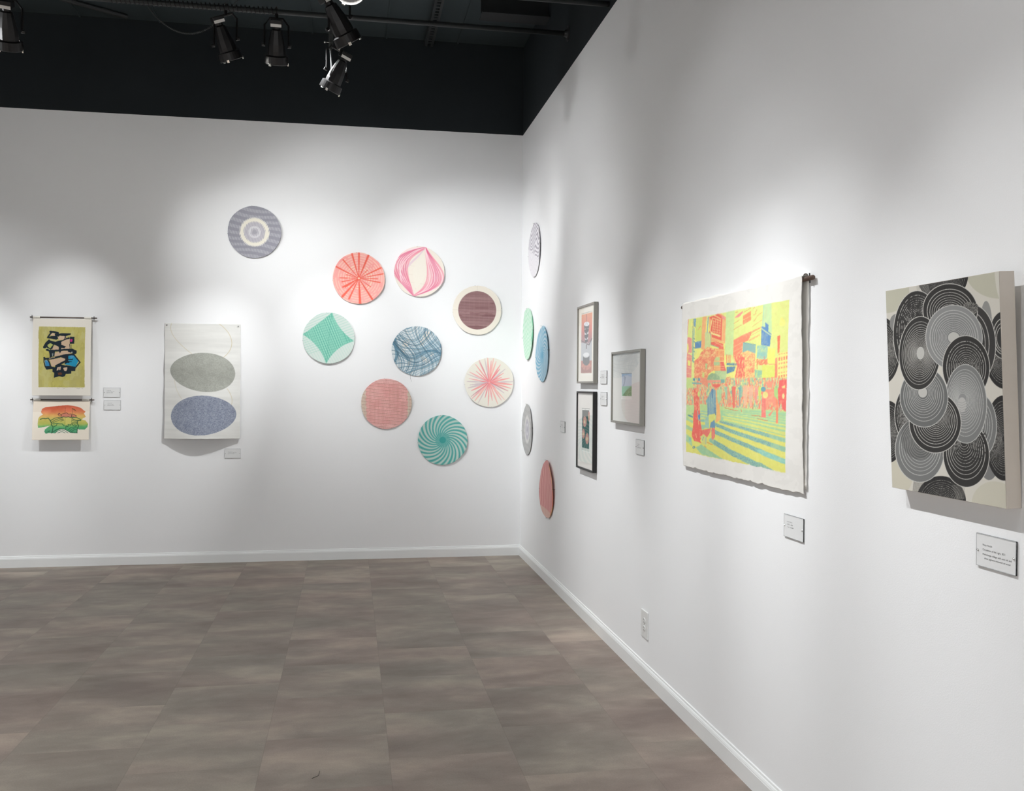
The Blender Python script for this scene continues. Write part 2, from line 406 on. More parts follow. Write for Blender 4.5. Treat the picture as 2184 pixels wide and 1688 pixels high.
FIX = [
    ((-3.597, PYY, PZ-.236), (-.12, .62, -1.0), 'stage spotlight at the far left edge, cut off by the frame', 1.2, 0),
    ((-2.285, PYY, PZ-.225), (.35, .42, -1.0), 'stage spotlight tilted right, left one of the near pair on the pipe', 1.13, .35),
    ((-1.963, PYY, PZ-.225), (-.03, .55, -1.0), 'upright stage spotlight hanging straight, just right of the tilted one', 1.13, 0),
    ((-1.545, -2.60, 3.48), (.55, .38, -.9), 'stage spotlight pointing right, hanging in front of the ceiling pipe', 1.15, .5),
    ((-1.575, PYY, 3.535), (-.45, .30, -.9), 'lowest stage spotlight, hung on the end of a drop tube', 1.1, .3),
    ((-1.49, -2.97, 3.568), (.05, -.5, -.9), 'spotlight with its lit lamp showing at the top edge of the picture', 1.15, 0),
]
for loc, aim, lab, s_, yw in FIX: fixture(loc, aim, lab, s_, yw)
# drop tube with ribbed cable that carries the lowest lamp
bm = bmesh.new(); tube(bm, [(-1.612, PYY, PZ-.012), (-1.615, PYY, 3.70)], .011, 12)
r_ = empty('drop_tube', (0, 0, 0), 'ribbed vertical tube hanging from the ceiling pipe, holding the lowest spotlight', 'tube')
finish('tube', bm, PIPEM, r_, True)
bm = bmesh.new(); tube(bm, [(-1.612+.013*math.cos(k*.8), PYY+.013*math.sin(k*.8), PZ-.03-k*.0008) for k in range(230)], .003, 5)
finish('wound_cable', bm, mat('cable_grey', (62, 66, 66), .5), r_, True)
bm = bmesh.new(); tube(bm, [(-1.61, PYY-.012, 3.74), (-1.648, PYY-.012, 3.742)], .003, 6); bmesh.ops.create_icosphere(bm, subdivisions=2, radius=.008, matrix=Matrix.Translation((-1.652, PYY-.012, 3.742)))
finish('wing_bolt', bm, STEEL, r_, True)
bm = bmesh.new(); tube(bm, [(-1.615, PYY-.004, 3.715), (-1.606, PYY-.012, 3.57)], .007, 8); finish('bracket', bm, mat('bracket_grey', (90, 92, 92), .4, metal=.5), r_)
# second pipe, nearer and above, with a lamp that shows its lit face
bm = bmesh.new(); tube(bm, [(XL+.02, -2.60, 3.704), (-.004, -2.60, 3.704)], .0165, 16)
tag(finish('lighting_pipe', bm, PIPEM, smooth=True), 'second lighting pipe, nearer the camera, above the frame', 'pipe')
bm = bmesh.new(); tube(bm, [(XL+.02, -2.97, 3.796), (-.004, -2.97, 3.796)], .0165, 16)
tag(finish('lighting_pipe', bm, PIPEM, smooth=True), 'third lighting pipe, highest and nearest the camera, outside the frame', 'pipe')

# ------------------------------------------------------------------ art on the walls
PIN = mat('steel_pin', (120, 120, 118), .3, metal=.9)
ROD = mat('walnut_rod', (92, 72, 60), .5, var=.2, vscale=60); GROD = mat('grey_rod', (112, 102, 96), .4, metal=.4)
PAPERW = mat('plain_paper', (236, 234, 228), .85, spec=.2, bump=.1)
def place(wall_, a, z, d):
    """a = coordinate along the wall, d = distance off the wall"""
    return (a, -d, z) if wall_ == 'B' else (-d, a, z)
def mk_disc(name, wall_, a0, z0, size, cols, label, spin=0, pins=(0, .5, 1.0, 1.5), warp=.008, seed=0, h=None):
    """round paper print standing a little off the wall; cols square raster"""
    w = size; h = h or size; nr, nt = 84, 300
    loc = place(wall_, a0, z0, 0); t = empty(name, loc, label, 'print', 'round paper prints scattered over the corner walls')
    R = np.concatenate([[0], np.linspace(1/nr, 1, nr)]); TH = np.arange(nt)*2*PI/nt
    r, th = np.meshgrid(R[1:], TH, indexing='ij')
    edge = 1+.006*np.sin(th*3+seed)+.004*np.sin(th*7+seed*2)
    u = r*np.cos(th)*edge; v = r*np.sin(th)*edge
    u = np.append(0, u.ravel()); v = np.append(0, v.ravel()); rr = np.sqrt(u*u+v*v)
    d = .006+warp*rr**2*(.55+.45*np.sin(2*np.arctan2(v, u)+seed*1.3))+.0015*np.sin(5*u+seed)
    n = cols.shape[0]
    xi = np.clip((np.clip(u, -1, 1)+1)/2*(n-1), 0, n-1.001); yi = np.clip((np.clip(v, -1, 1)+1)/2*(n-1), 0, n-1.001)
    x0, y0 = xi.astype(int), yi.astype(int); fx, fy = (xi-x0)[:, None], (yi-y0)[:, None]
    c = (cols[y0, x0]*(1-fx)+cols[y0, x0+1]*fx)*(1-fy)+(cols[y0+1, x0]*(1-fx)+cols[y0+1, x0+1]*fx)*fy
    if wall_ == 'B': co = np.stack([u*w/2, -d, v*h/2], -1)
    else: co = np.stack([-d, -u*w/2, v*h/2], -1)
    k = np.arange(nt); k2 = (k+1) % nt; q = []
    for i in range(nr-1):
        q.append(np.stack([1+i*nt+k, 1+(i+1)*nt+k, 1+(i+1)*nt+k2, 1+i*nt+k2], -1))
    q = np.concatenate(q); tri = np.stack([np.zeros(nt, int), 1+k, 1+k2, np.zeros(nt, int)], -1)
    tri[:, 3] = 1+k2; tri[:, 0] = 0
    # centre fan as narrow quads would be degenerate: use quads made of two fan steps
    kk = np.arange(0, nt, 2); fan = np.stack([np.zeros(nt//2, int), 1+kk, 1+(kk+1) % nt, 1+(kk+2) % nt], -1)
    o = raw_obj('paper', co, np.concatenate([q, fan]), to_alb(c), t, thick=.0012)
    for j, p in enumerate(pins):
        a = p*PI+.1; x, z = math.cos(a)*w/2*.985, math.sin(a)*h/2*.985
        dd = .006+warp*.55
        bm = bmesh.new()
        A = Vector(place(wall_, x if wall_ == 'B' else -x, z, 0)); B_ = Vector(place(wall_, (x if wall_ == 'B' else -x)*1.018, z*1.018, dd+.006))
        tube(bm, [A, B_], .0009, 6); bmesh.ops.create_icosphere(bm, subdivisions=1, radius=.0022, matrix=Matrix.Translation(B_))
        finish('pin', bm, PIN, t, True)
    return t
N_ = 170
def dpaint(base): return Paint(N_, N_, [(-1, -1), (1, -1), (1, 1), (-1, 1)], base)   # X right, Y down, radius 1
def pol(r, a): return (r*math.cos(a), -r*math.sin(a))

def disc_target(main=(158, 158, 168), ring=(240, 236, 222), hatch=(208, 208, 214)):
    p = dpaint(main); r = np.sqrt((p.X+.0)**2+(p.Y)**2)
    s = np.sin((p.X*1.0+p.Y*.20)*112); row = np.sin((p.Y*1.0-p.X*.12)*27+1.8*np.sin(p.X*2.3+p.Y*2))
    p.fill((s > .15) & (row > .0), hatch, .75); p.fill((s < -.5), np.array(main)*.88, .5)
    e = r+.018*np.sign(s)
    p.fill((e < .545) & (e > .395), ring); inn = (e < .395)
    p.fill(inn, (178, 176, 186)); p.fill(inn & (s > .1), (225, 222, 222), .6)
    p.fill((e < .22) & (e > .15), (222, 222, 224), .85); p.fill(e < .10, (168, 166, 176), .8)
    return p.out()
def disc_coral():
    p = dpaint((250, 172, 166)); rr = np.sqrt(p.X**2+p.Y**2); th = np.arctan2(-p.Y, p.X)
    n = fbm(p.X*2+5, p.Y*2+5, 4); p.c = p.c+((n-.5)*26)[..., None]*np.array([.2, 1, 1])
    arcs = (np.sin(rr*66) > .25) & (fbm(th*7+20+np.floor(rr*10.5)*3.7, rr*2+3, 9, 2) > .42)
    p.fill(arcs & (rr > .1), (252, 208, 190), .75)
    p.fill(arcs & (rr < .55) & (n > .45), (252, 226, 196), .7)
    S = [(90, 1.0, .075), (106, .98, .07), (68, .97, .085), (27, .95, .06), (12, .95, .045), (0, .72, .04), (-10, .82, .05), (-57, .95, .075), (-87, .98, .10), (-115, .88, .07),
         (-131, .95, .09), (-146, .62, .05), (-167, .66, .04), (180, .72, .04), (154, 1.0, .06), (131, .92, .05), (45, .45, .03), (165, .5, .03), (-35, .55, .03), (-150, .7, .06)]
    for a, L, w_ in S:
        a = math.radians(a); s0 = .05 if L > .55 or True else .3
        p.stroke([pol(s0, a), pol(L*.5, a), pol(L, a)], w_*.35, (243, 104, 86), .92, w_*1.0)
    p.fill(rr < .035, (255, 225, 190), .8)
    return p.out()
def disc_green():
    p = dpaint((214, 226, 220)); rr = np.sqrt(p.X**2+p.Y**2)
    for k in range(22):
        o = -1.1+k*.105; p.stroke([(-1, -.9+o*.9+.6), (1, -1.75+o*1.05+.6)], .018, (140, 205, 186), .55)
        p.stroke([(-1.1+k*.11, .0), (-.55+k*.11, 1.0)], .016, (170, 215, 200), .5)
    A, B_, C_, D_ = (.12, -1.0), (.97, .10), (-.10, 1.0), (-1.0, -.13)
    def arc(a, b, k): return [((1-t)**2*a[0]+2*t*(1-t)*((a[0]+b[0])/2*(1-k))+t*t*b[0], (1-t)**2*a[1]+2*t*(1-t)*((a[1]+b[1])/2*(1-k))+t*t*b[1]) for t in np.linspace(0, 1, 14)]
    star = arc(A, B_, .34)+arc(B_, C_, .44)+arc(C_, D_, .40)+arc(D_, A, .05)
    p.poly(star, (118, 201, 176), .78)
    m = np.zeros(p.X.shape, bool); c0 = p.c.copy(); q = dpaint((0, 0, 0)); q.poly(star, (255, 255, 255)); m = q.c[..., 0] > 128
    p.clip = m
    for k in range(26):
        o = -1.3+k*.1; p.stroke([(o-.35, -1), (o+.45, 1)], .022, (72, 160, 140), .55); p.stroke([(-1, o+.25), (1, o-.30)], .02, (90, 172, 150), .5)
    for k in range(16):
        o = -.7+k*.085; p.stroke([(o-.35, -.8), (o+.30, .8)], .016, (210, 240, 228), .5)
    p.clip = None
    for e in (A, C_): p.stroke([e, (0, 0)], .012, (80, 160, 140), .5)
    return p.out()
def bez(*P):
    P = [np.array(q, float) for q in P]; out = []
    for t in np.linspace(0, 1, 26):
        q = P[:]
        while len(q) > 1: q = [a*(1-t)+b*t for a, b in zip(q, q[1:])]
        out.append(tuple(q[0]))
    return out
def disc_pink():
    p = dpaint((240, 232, 220)); rr = np.sqrt(p.X**2+p.Y**2)
    for o in (-.25, .1, .4): p.stroke([(-.5, o), (.6, o+.15)], .008, (225, 215, 200)); p.stroke([(o-.1, -.7), (o-.25, .7)], .008, (225, 215, 200))
    T_, Bm = (.23, -.97), (-.23, .96)
    pk = (240, 142, 165); dk = (222, 110, 142)
    for k in range(7):                                   # soft mauve under-strokes
        f = k/6; p.stroke(bez(T_, (.55+f*.2, -.35), (.9+f*.15, .2), (.55, .55), Bm), .035, (228, 206, 214), .6)
        p.stroke(bez(T_, (-.05, -.5), (-.35-f*.35, -.2), (-1.15, .1+f*.1), (-.6, .7), Bm), .03, (228, 206, 214), .5)
    for k in range(9):
        f = k/8; w_ = .062
        p.stroke(bez(T_, (-.10-f*.45, -.62-f*.12), (-.7-f*.75, -.62), (-.62-f*.95, .08), (-.30-f*.1, .55), Bm), w_, pk, .62)
        p.stroke(bez(T_, (.25+f*.15, -.55), (.38+f*.80, -.05), (.45+f*1.0, .45+f*.1), (.15+f*.3, .70), Bm), w_, pk, .62)
    for k in range(6):
        f = k/5
        p.stroke(bez(T_, (-.9+f*.55, -.95+f*.2), (-1.7+f*.75, -.25), (-.25-f*.75, .15+f*.3), Bm), .036, (250, 226, 228), .8); p.stroke(bez(T_, (-.3-f*.5, -.75), (-1.0-f*.5, -.35), (-.35-f*.6, .25), Bm), .036, dk, .6)
        p.stroke(bez(T_, (.2, -.6), (1.0-f*.6, -.15), (1.55-f*.85, .55), (.5-f*.3, .75), Bm), .036, (250, 226, 228), .8); p.stroke(bez(T_, (.38+f*.2, -.35), (.35+f*.55, .05), (1.0+f*.35, .42+f*.15), (.2, .82), Bm), .036, dk, .55)
    p.poly(bez(T_, (.08, -.3), (.35, .0), (.20, .35), (-.05, .6), Bm)+bez(Bm, (-.15, .45), (-.12, .1), (-.42, -.1), (-.05, -.5), T_), (238, 232, 220), .0)
    p.poly(bez((.16, -.72), (.18, -.3), (.42, -.0), (.25, .30), (-.16, .66))+bez((-.16, .66), (-.18, .3), (-.40, -.0), (-.2, -.35), (.16, -.72)), (240, 234, 222), .95)
    return p.out()
def disc_brown():
    p = dpaint((240, 233, 220)); rr = np.sqrt((p.X)**2+p.Y**2)
    m = rr < .775; p.fill(m, (128, 92, 94))
    f = (p.Y*21.5+.2) % 1; g = (p.X*33) % 1; nn = fbm(p.X*1+7, p.Y*9+7, 5)
    p.fill(m & (f < .30), (208, 178, 176), .85); p.fill(m & (f > .55) & (f < .75), (104, 70, 74), .8)
    p.fill(m & (g < .25) & (nn > .3), (196, 160, 160), .35); p.fill(m & (nn > .62), (112, 74, 78), .35)
    p.stroke([(0, -1), (0, -.8)], .01, (215, 208, 196)); p.stroke([(-1, 0), (-.8, 0)], .01, (215, 208, 196)); p.stroke([(.8, 0), (1, 0)], .01, (215, 208, 196))
    return p.out()
def disc_blue():
    p = dpaint((216, 224, 226)); R_ = random.Random(3)
    p.fill(fbm(p.X*1.6+3, p.Y*1.6+3, 2) > .52, (186, 205, 214), .8)
    for cx, cy, a, b, r in ((.38, -.62, .13, .2, .3), (.22, -.35, .09, .16, .4), (-.42, -.30, .12, .2, .6), (-.25, .42, .06, .15, .5), (.35, .35, .2, .1, .5), (-.55, .0, .1, .08, 0), (.62, .1, .08, .12, 0)):
        p.ell(cx, cy, a, b, (228, 222, 212), 1, r)
    for k in range(64):                                  # bundles of lines drawn through a warped field
        fam = k % 2; o = -1.25+(k//2)*.080+R_.uniform(-.02, .02); pts = []
        for t in np.linspace(-1.1, 1.1, 34):
            if fam == 0: x = o+.26*math.sin(t*2.6+.5)+.24*math.sin(t*1.4+o*3.6)-.12*math.sin(o*6+t*3); y = t
            else: x = t; y = o+.28*math.sin(t*2.4+2.2)+.24*math.sin(t*1.7-o*3.2)+.12*math.sin(o*5-t*4)
            pts.append((x, y))
        p.stroke(pts, R_.choice([.016, .022, .030, .040]), R_.choice([(96, 138, 160), (112, 150, 172), (84, 124, 146), (128, 164, 182)]), .78)
        if k % 3 == 0: p.stroke([(x+.045, y+.02) for x, y in pts], .014, (80, 96, 104), .8)
    return p.out()
def disc_grid():
    p = dpaint((240, 182, 178)); n = fbm(p.X*2+4, p.Y*2+4, 6); p.c = p.c+((n-.5)*30)[..., None]*np.array([.3, 1, 1])
    e = p.X+.02*np.sin(p.Y*30); m = (e < -.80+.04*p.Y) | (e > .83)
    p.fill(m, (222, 214, 196)); p.fill((p.Y < -.8) | (p.Y > .82), (238, 190, 186), .8)
    g = (p.X*19+.04*np.sin(p.Y*4)) % 1; f = ((p.Y-.10*p.X)*7.6+.05*np.sin(p.X*5)) % 1; n2 = fbm(p.X*6+3, p.Y*6+3, 12)
    nb = (np.abs(p.Y) < .8) | (n2 > .62)
    p.fill((g < .20) & nb & (n2 > .25), (176, 118, 104), .6); p.fill((f < .075) & (n2 > .22), (140, 100, 84), .85)
    p.fill((((p.X*34) % 1) < .3) & (fbm(p.X*3, p.Y*3, 31) > .5) & nb, (205, 140, 132), .5)
    p.fill((f > .46) & (f < .52) & (np.abs(p.X) < .9) & (n2 > .40), (170, 112, 98), .6)
    return p.out()
def disc_burst():
    p = dpaint((238, 234, 222)); R_ = random.Random(11)
    cs = [(240, 158, 162), (243, 138, 138), (245, 172, 162), (206, 186, 194), (206, 132, 144), (238, 126, 138)]
    A_ = [(2, .98, 3), (12, .85, 1), (-5, .95, 1), (-15, .92, 1), (-24, .85, 4), (-35, .75, 3), (-48, .95, 2), (-55, .88, 0), (-68, .95, 2), (-80, .75, 0), (-92, .95, 1), (-105, .65, 5), (-118, .98, 3),
          (-128, .95, 2), (-137, .97, 0), (-142, .95, 4), (-155, .8, 1), (-165, .9, 3), (-172, .8, 3), (178, .92, 3), (170, .85, 0), (160, .98, 3), (153, .9, 0), (140, .7, 5), (128, .92, 1), (115, 1.0, 4), (117, .95, 0),
          (101, .98, 3), (94, 1.0, 1), (85, .88, 0), (80, .99, 2), (72, .9, 2), (58, .85, 1), (52, .7, 5), (40, .85, 3), (33, .7, 1), (22, .55, 0)]
    for a, L, ci in A_:
        a = math.radians(a); w_ = R_.uniform(.045, .085)
        e1, e2 = pol(L*.62, a), pol(L, a); nx, ny = -math.sin(a), -math.cos(a); s0 = pol(.02, a)
        p.poly([(s0[0]+nx*.012, s0[1]+ny*.012), (e1[0]+nx*w_*.5, e1[1]+ny*w_*.5), (e2[0]+nx*w_*.16, e2[1]+ny*w_*.16), (e2[0]-nx*w_*.16, e2[1]-ny*w_*.16), (e1[0]-nx*w_*.45, e1[1]-ny*w_*.45), (s0[0]-nx*.012, s0[1]-ny*.012)], cs[ci], .7)
    for a in range(0, 360, 24): p.stroke([pol(.02, math.radians(a+5)), pol(.42, math.radians(a+5))], .03, (236, 110, 118), .6, taper=True)
    p.ell(0, 0, .04, .04, (244, 170, 170), .8)
    return p.out()
def disc_swirl(c1=(70, 166, 160), c2=(214, 222, 214), mid=(140, 198, 190), n=24, tw=1.55, ox=0.0, oy=0.0):
    p = dpaint(mid); X = p.X-ox; Y = p.Y-oy; r = np.sqrt(X*X+Y*Y)+1e-6; th = np.arctan2(-Y, X)
    ph = (th+tw*r*(1-.12*r))*n/(2*PI)
    f = ph % 1; k = np.floor(ph); rn = np.random.RandomState(5).rand(200)[(k.astype(int)) % n]
    wd = .26+.30*rn; sel = r > .13
    p.fill(sel & (f > .5-wd/2*np.clip(r*1.6, .2, 1)) & (f < .5+wd/2*np.clip(r*1.6, .2, 1)), c2, .82)
    p.fill((np.abs(f) < .13) | (f > .87), c1, .9); p.fill(((k.astype(int) % 3) == 0) & (f > .2) & (f < .35), c1, .6)
    p.fill(r < .13, c1); p.fill(r < .3, c1, .35)
    return p.out()
def disc_waves():
    p = dpaint((232, 230, 234)); n = fbm(p.X*1.8+3, p.Y*1.5+3, 8, 2)
    q = ((p.Y+.42*p.X*p.X+.25*np.sin(p.X*3.6+1)+.5*n)*6.2) % 1
    p.fill((q < .42) & (p.Y < .18+.35*p.X), (166, 162, 172), .9)
    p.fill((q < .2) & (p.Y >= .18+.35*p.X), (216, 214, 220), .7)
    return p.out()
def disc_leaf():
    p = dpaint((224, 240, 228)); n = fbm(p.X*1.5+3, p.Y*1.5+3, 14, 3)
    q = ((p.X*.9+p.Y*1.2+.35*n)*4.6) % 1; p.fill(q < .4, (160, 222, 184), .8); p.fill(q < .12, (110, 200, 150), .6)
    q2 = ((p.X*1.6-p.Y*.5+.4*n)*5) % 1; p.fill((q2 < .18), (182, 228, 198), .7)
    p.fill(p.X > .8-.1*np.sin(p.Y*9), (96, 190, 146), .7)
    return p.out()
def disc_streaks():
    p = dpaint((226, 160, 158)); n = fbm(p.X*1.4+3, p.Y*1.0+3, 17, 3)
    q = ((p.X*1.3-p.Y*.28+.55*n)*3.1) % 1; p.fill(q < .22, (240, 196, 186), .85); p.fill((q > .5) & (q < .62), (206, 138, 140), .7)
    p.fill(p.Y > .72+.1*p.X, (232, 205, 190), .7); e = p.X-.30*np.sin(p.Y*2)
    p.fill((p.X**2+p.Y**2 > .84) & (p.X > .45), (230, 170, 120), .8); p.fill((p.X**2+p.Y**2 > .88) & (p.X > .75) & (p.Y > -.05) & (p.Y < .5), (228, 96, 66), .9)
    return p.out()
D = .431
mk_disc('round_print', 'B', -2.264, 2.7425, D, disc_target(), 'round grey print with a cream ring, highest on the back wall', seed=1)
mk_disc('round_print', 'B', -1.4065, 2.382, D+.004, disc_coral(), 'round coral pink print with red radiating spokes', seed=2)
mk_disc('round_print', 'B', -1.6535, 1.872, D, disc_green(), 'round pale print with a green four-pointed crosshatched star', seed=3.4)
mk_disc('round_print', 'B', -.895, 2.4525, D, disc_pink(), 'round cream print with woven pink loops around an open lens', seed=2.2)
mk_disc('round_print', 'B', -.3935, 2.133, D-.006, disc_brown(), 'round cream print with a dark brown striped disc inside', seed=5)
bl_ = mk_disc('round_print', 'B', -.9145, 1.774, D-.006, disc_blue(), 'round print of tangled slate blue wavy lines', seed=6, pins=(.33, .6, .05, 1.62))
mk_disc('round_print', 'B', -1.1685, 1.3215, D-.003, disc_grid(), 'round pink print covered by a fine brown grid', seed=.5)
mk_disc('round_print', 'B', -.284, 1.51, D-.002, disc_burst(), 'round cream print with a pink and mauve starburst', seed=5.5)
mk_disc('round_print', 'B', -.6865, 1.0095, D-.002, disc_swirl(), 'round teal print swirling like a pinwheel, lowest on the back wall', seed=1.8)
mk_disc('round_print', 'R', -.565, 2.5825, .445, disc_waves(), 'round pale print with grey wavy lines, highest on the right wall', seed=1.2, h=.437, warp=.007)
mk_disc('round_print', 'R', -.320, 1.9155, .432, disc_leaf(), 'round pale green streaked print on the right wall beside the corner', seed=2.9, h=.431, warp=.009)
mk_disc('round_print', 'R', -.895, 1.7315, .440, disc_swirl((118, 178, 208), (206, 220, 230), (160, 200, 218), 22, 1.9, -.1, .05), 'round light blue swirling print on the right wall', seed=5.6, h=.435, warp=.010)
mk_disc('round_print', 'R', -.3165, 1.116, .415, disc_target((186, 186, 185), (214, 213, 211), (202, 202, 201)), 'round pale grey ringed print on the right wall by the corner', seed=.8, h=.428, warp=.007)
mk_disc('round_print', 'R', -1.095, .7065, .455, disc_streaks(), 'round salmon pink streaky print, lowest on the right wall', seed=5.2, h=.433, warp=.016)
# loose thread below the blue print
bm = bmesh.new(); tube(bm, [(x+.9145, y, z-1.774) for x, y, z in ((-.965, -.010, 1.575), (-.968, -.014, 1.55), (-.964, -.012, 1.53), (-.956, -.008, 1.512))], .0008, 5)
finish('loose_thread', bm, mat('dark_thread', (70, 66, 66), .7), bl_)

# ---- abstract scroll and landscape scroll, upper left
def hang_paper(name, wall_, a0, a1, zt, zb, cols, parent, d0, curl, thick=.0008, wav=0, seed=0, zedge=0, m=None):
    """sheet hanging off the wall; a0 = image-left edge. d0 = stand-off at top, curl(U,V) extra"""
    R_ = np.random.RandomState(seed)
    def pf(U, V):
        a = a0+(a1-a0)*U; z = zb+(zt-zb)*V
        if zedge: z = z+(1-V)**6*(fbm(U*22+seed, U*0+.5, seed+3, 4)-.5)*zedge+V**8*(fbm(U*16+seed, U*0+.5, seed+5, 3)-.5)*zedge*.5; a = a+(np.abs(U-.5)*2)**12*(fbm(V*20, U*0+.3+np.round(U), seed+9, 3)-.5)*zedge*.7
        d = d0+curl(U, V)+wav*(fbm(U*3+seed, V*5+seed, seed)-.5)
        x, y, z = (a, -d, z) if wall_ == 'B' else (-d, a, z)
        loc = parent.location
        return x-loc[0], y-loc[1], z-loc[2]
    return grid_obj(name, cols, pf, parent, m, thick)
def rod(parent, wall_, a0, a1, z, d, r, m=ROD):
    L = Vector(parent.location); bm = bmesh.new()
    tube(bm, [Vector(place(wall_, a0, z, d))-L, Vector(place(wall_, a1, z, d))-L], r, 14); return finish('rod', bm, m, parent, True)
def bits(parent, wall_, spots, z, d, name='hanging_tab', sx=.055, m=None):
    L = Vector(parent.location)
    for a in spots:
        bm = bmesh.new(); c = Vector(place(wall_, a, z, d))-L
        pts = [c+Vector((0, math.cos(t)*.0095, math.sin(t)*.0095)) for t in np.linspace(0, 2*PI, 13)]
        for p, q in zip(pts, pts[1:]):
            v = [bm.verts.new(p-Vector((sx/2, 0, 0))), bm.verts.new(p+Vector((sx/2, 0, 0))), bm.verts.new(q+Vector((sx/2, 0, 0))), bm.verts.new(q-Vector((sx/2, 0, 0)))]; bm.faces.new(v)
        finish(name, bm, m or mat('tissue_tab', (225, 222, 214), .8), parent)
def nails(parent, wall_, spots, z, d):
    L = Vector(parent.location)
    for a in spots:
        bm = bmesh.new(); tube(bm, [Vector(place(wall_, a, z-.004, 0))-L, Vector(place(wall_, a, z+.004, d+.012))-L], .0016, 6)
        tube(bm, [Vector(place(wall_, a, z-.016, d+.006))-L, Vector(place(wall_, a, z+.016, d+.008))-L], .0022, 6)
        finish('nail', bm, DARKM, parent)
INK = (34, 46, 56)
def scroll_one():
    cs = [(73.2, 679), (197.3, 681.8), (194.5, 848.6), (68.4, 846.7)]
    p = Paint(250, 340, cs, (238, 233, 222), rough=.42, rs=.55); p.T(80, 690, 11.645)
    p.poly([(72, 80), (1210, 107), (1185, 1632), (40, 1612)], lambda X, Y: np.stack([196+26*fbm(X*.05+a, Y*.04, 5)-13+b for a, b in ((0, 0), (0, -8), (2, -84))], -1))
    g = fbm(p.X*.09, p.Y*.05, 21); inp = (p.X > 84) & (p.X < 183) & (p.Y > 698) & (p.Y < 829)
    p.fill(inp & (g > .6), (180, 170, 96), .45); p.fill(inp & (g < .38), (206, 202, 140), .5)
    tan = (216, 188, 160)
    for q in ([(360, 270), (420, 250), (505, 295), (460, 320), (350, 300)], [(540, 330), (740, 320), (740, 400), (560, 430)], [(620, 450), (700, 410), (830, 400), (830, 660), (620, 660), (600, 480)],
              [(390, 650), (460, 560), (550, 590), (560, 660), (430, 690)], [(460, 760), (560, 710), (830, 690), (870, 760), (640, 800), (450, 840)], [(340, 920), (700, 860), (720, 950), (500, 1060), (380, 1100)],
              [(520, 1110), (610, 1090), (610, 1180), (520, 1180)], [(665, 1130), (770, 1110), (770, 1230), (680, 1200)]): p.poly(q, tan)
    p.poly([(280, 570), (350, 500), (420, 540), (350, 630)], (190, 198, 112))
    p.poly([(800, 790), (920, 790), (1050, 950), (970, 1110), (800, 1060), (700, 1040), (800, 980), (790, 880)], (40, 152, 190)); p.poly([(820, 800), (900, 790), (940, 850), (860, 900)], (96, 164, 205), .8)
    p.poly([(210, 930), (300, 935), (345, 1080), (230, 1090)], (62, 140, 190)); p.poly([(230, 940), (290, 940), (310, 1000)], (120, 176, 210), .7)
    def P(q): p.poly(q, INK)
    def S(q, w_, c=INK): p.stroke(q, w_, c)
    S([(350, 215), (440, 220), (540, 250)], 50); S([(370, 240), (330, 290), (285, 360)], 38); P([(285, 350), (380, 320), (500, 320), (550, 380), (500, 420), (380, 390), (290, 380)])
    S([(500, 290), (540, 300)], 80); P([(540, 270), (640, 250), (860, 260), (850, 290), (720, 330), (560, 310)])
    P([(200, 560), (290, 430), (340, 430), (480, 470), (560, 440), (640, 430), (700, 400), (820, 350), (830, 395), (720, 420), (620, 470), (620, 540), (740, 590), (700, 630), (620, 620), (620, 700), (590, 760), (560, 700), (560, 600), (500, 560), (440, 540), (400, 640), (310, 640), (260, 620), (350, 500), (260, 560), (240, 640), (190, 620)])
    S([(200, 600), (260, 500), (320, 440)], 60); S([(260, 560), (290, 630), (350, 650)], 45); S([(420, 520), (380, 630)], 50)
    p.poly([(285, 590), (350, 500), (420, 540), (345, 630)], (190, 198, 112)); p.stroke([(210, 640), (280, 630), (340, 665)], 16, (205, 215, 140))
    S([(260, 670), (340, 690), (420, 690), (560, 690), (700, 670), (900, 670), (980, 710)], 46); P([(310, 690), (470, 700), (450, 830), (350, 860), (330, 780)]); S([(340, 740), (350, 850)], 30)
    S([(820, 690), (960, 740)], 80); S([(700, 400), (720, 330), (740, 400)], 16); S([(830, 530), (840, 680)], 18); S([(870, 540), (870, 660)], 8)
    P([(830, 340), (945, 345), (940, 520), (830, 520)]); p.poly([(840, 400), (900, 400), (890, 470), (840, 470)], (200, 60, 130))
    p.stroke([(400, 760), (405, 830)], 14, (190, 205, 200)); p.stroke([(440, 750), (435, 800)], 9, (150, 170, 170)); p.ell(885, 735, 18, 14, (200, 210, 205))
    S([(200, 870), (215, 900), (420, 880), (700, 810), (860, 790), (930, 790)], 48); P([(620, 820), (800, 790), (790, 990), (700, 1040), (720, 900), (620, 860)])
    S([(195, 870), (190, 960), (215, 1080), (250, 1150)], 26); S([(290, 930), (330, 1000), (355, 1100)], 34); P([(210, 1080), (360, 1080), (450, 1110), (420, 1150), (250, 1170)])
    S([(930, 790), (1060, 960), (1080, 990), (980, 1110)], 32); P([(720, 1060), (960, 1100), (980, 1120), (960, 1210), (880, 1210), (800, 1140)])
    S([(800, 920), (900, 910)], 24); S([(810, 970), (870, 975)], 20); S([(490, 1080), (640, 1000), (720, 960), (800, 980)], 50)
    P([(400, 1140), (500, 1080), (620, 1040), (760, 1080), (870, 1190), (860, 1280), (730, 1280), (700, 1340), (650, 1360), (560, 1340), (430, 1380), (440, 1250), (395, 1220)])
    for q in ([(520, 1120), (560, 1100), (550, 1180), (500, 1190)], [(560, 1110), (610, 1090), (600, 1180), (565, 1180)], [(665, 1130), (770, 1110), (765, 1160), (740, 1210), (690, 1200)]): p.poly(q, tan)
    p.poly([(530, 1250), (600, 1240), (640, 1260), (620, 1310), (540, 1310)], (120, 70, 44), .8); p.stroke([(320, 885), (460, 865)], 14, (214, 196, 170))
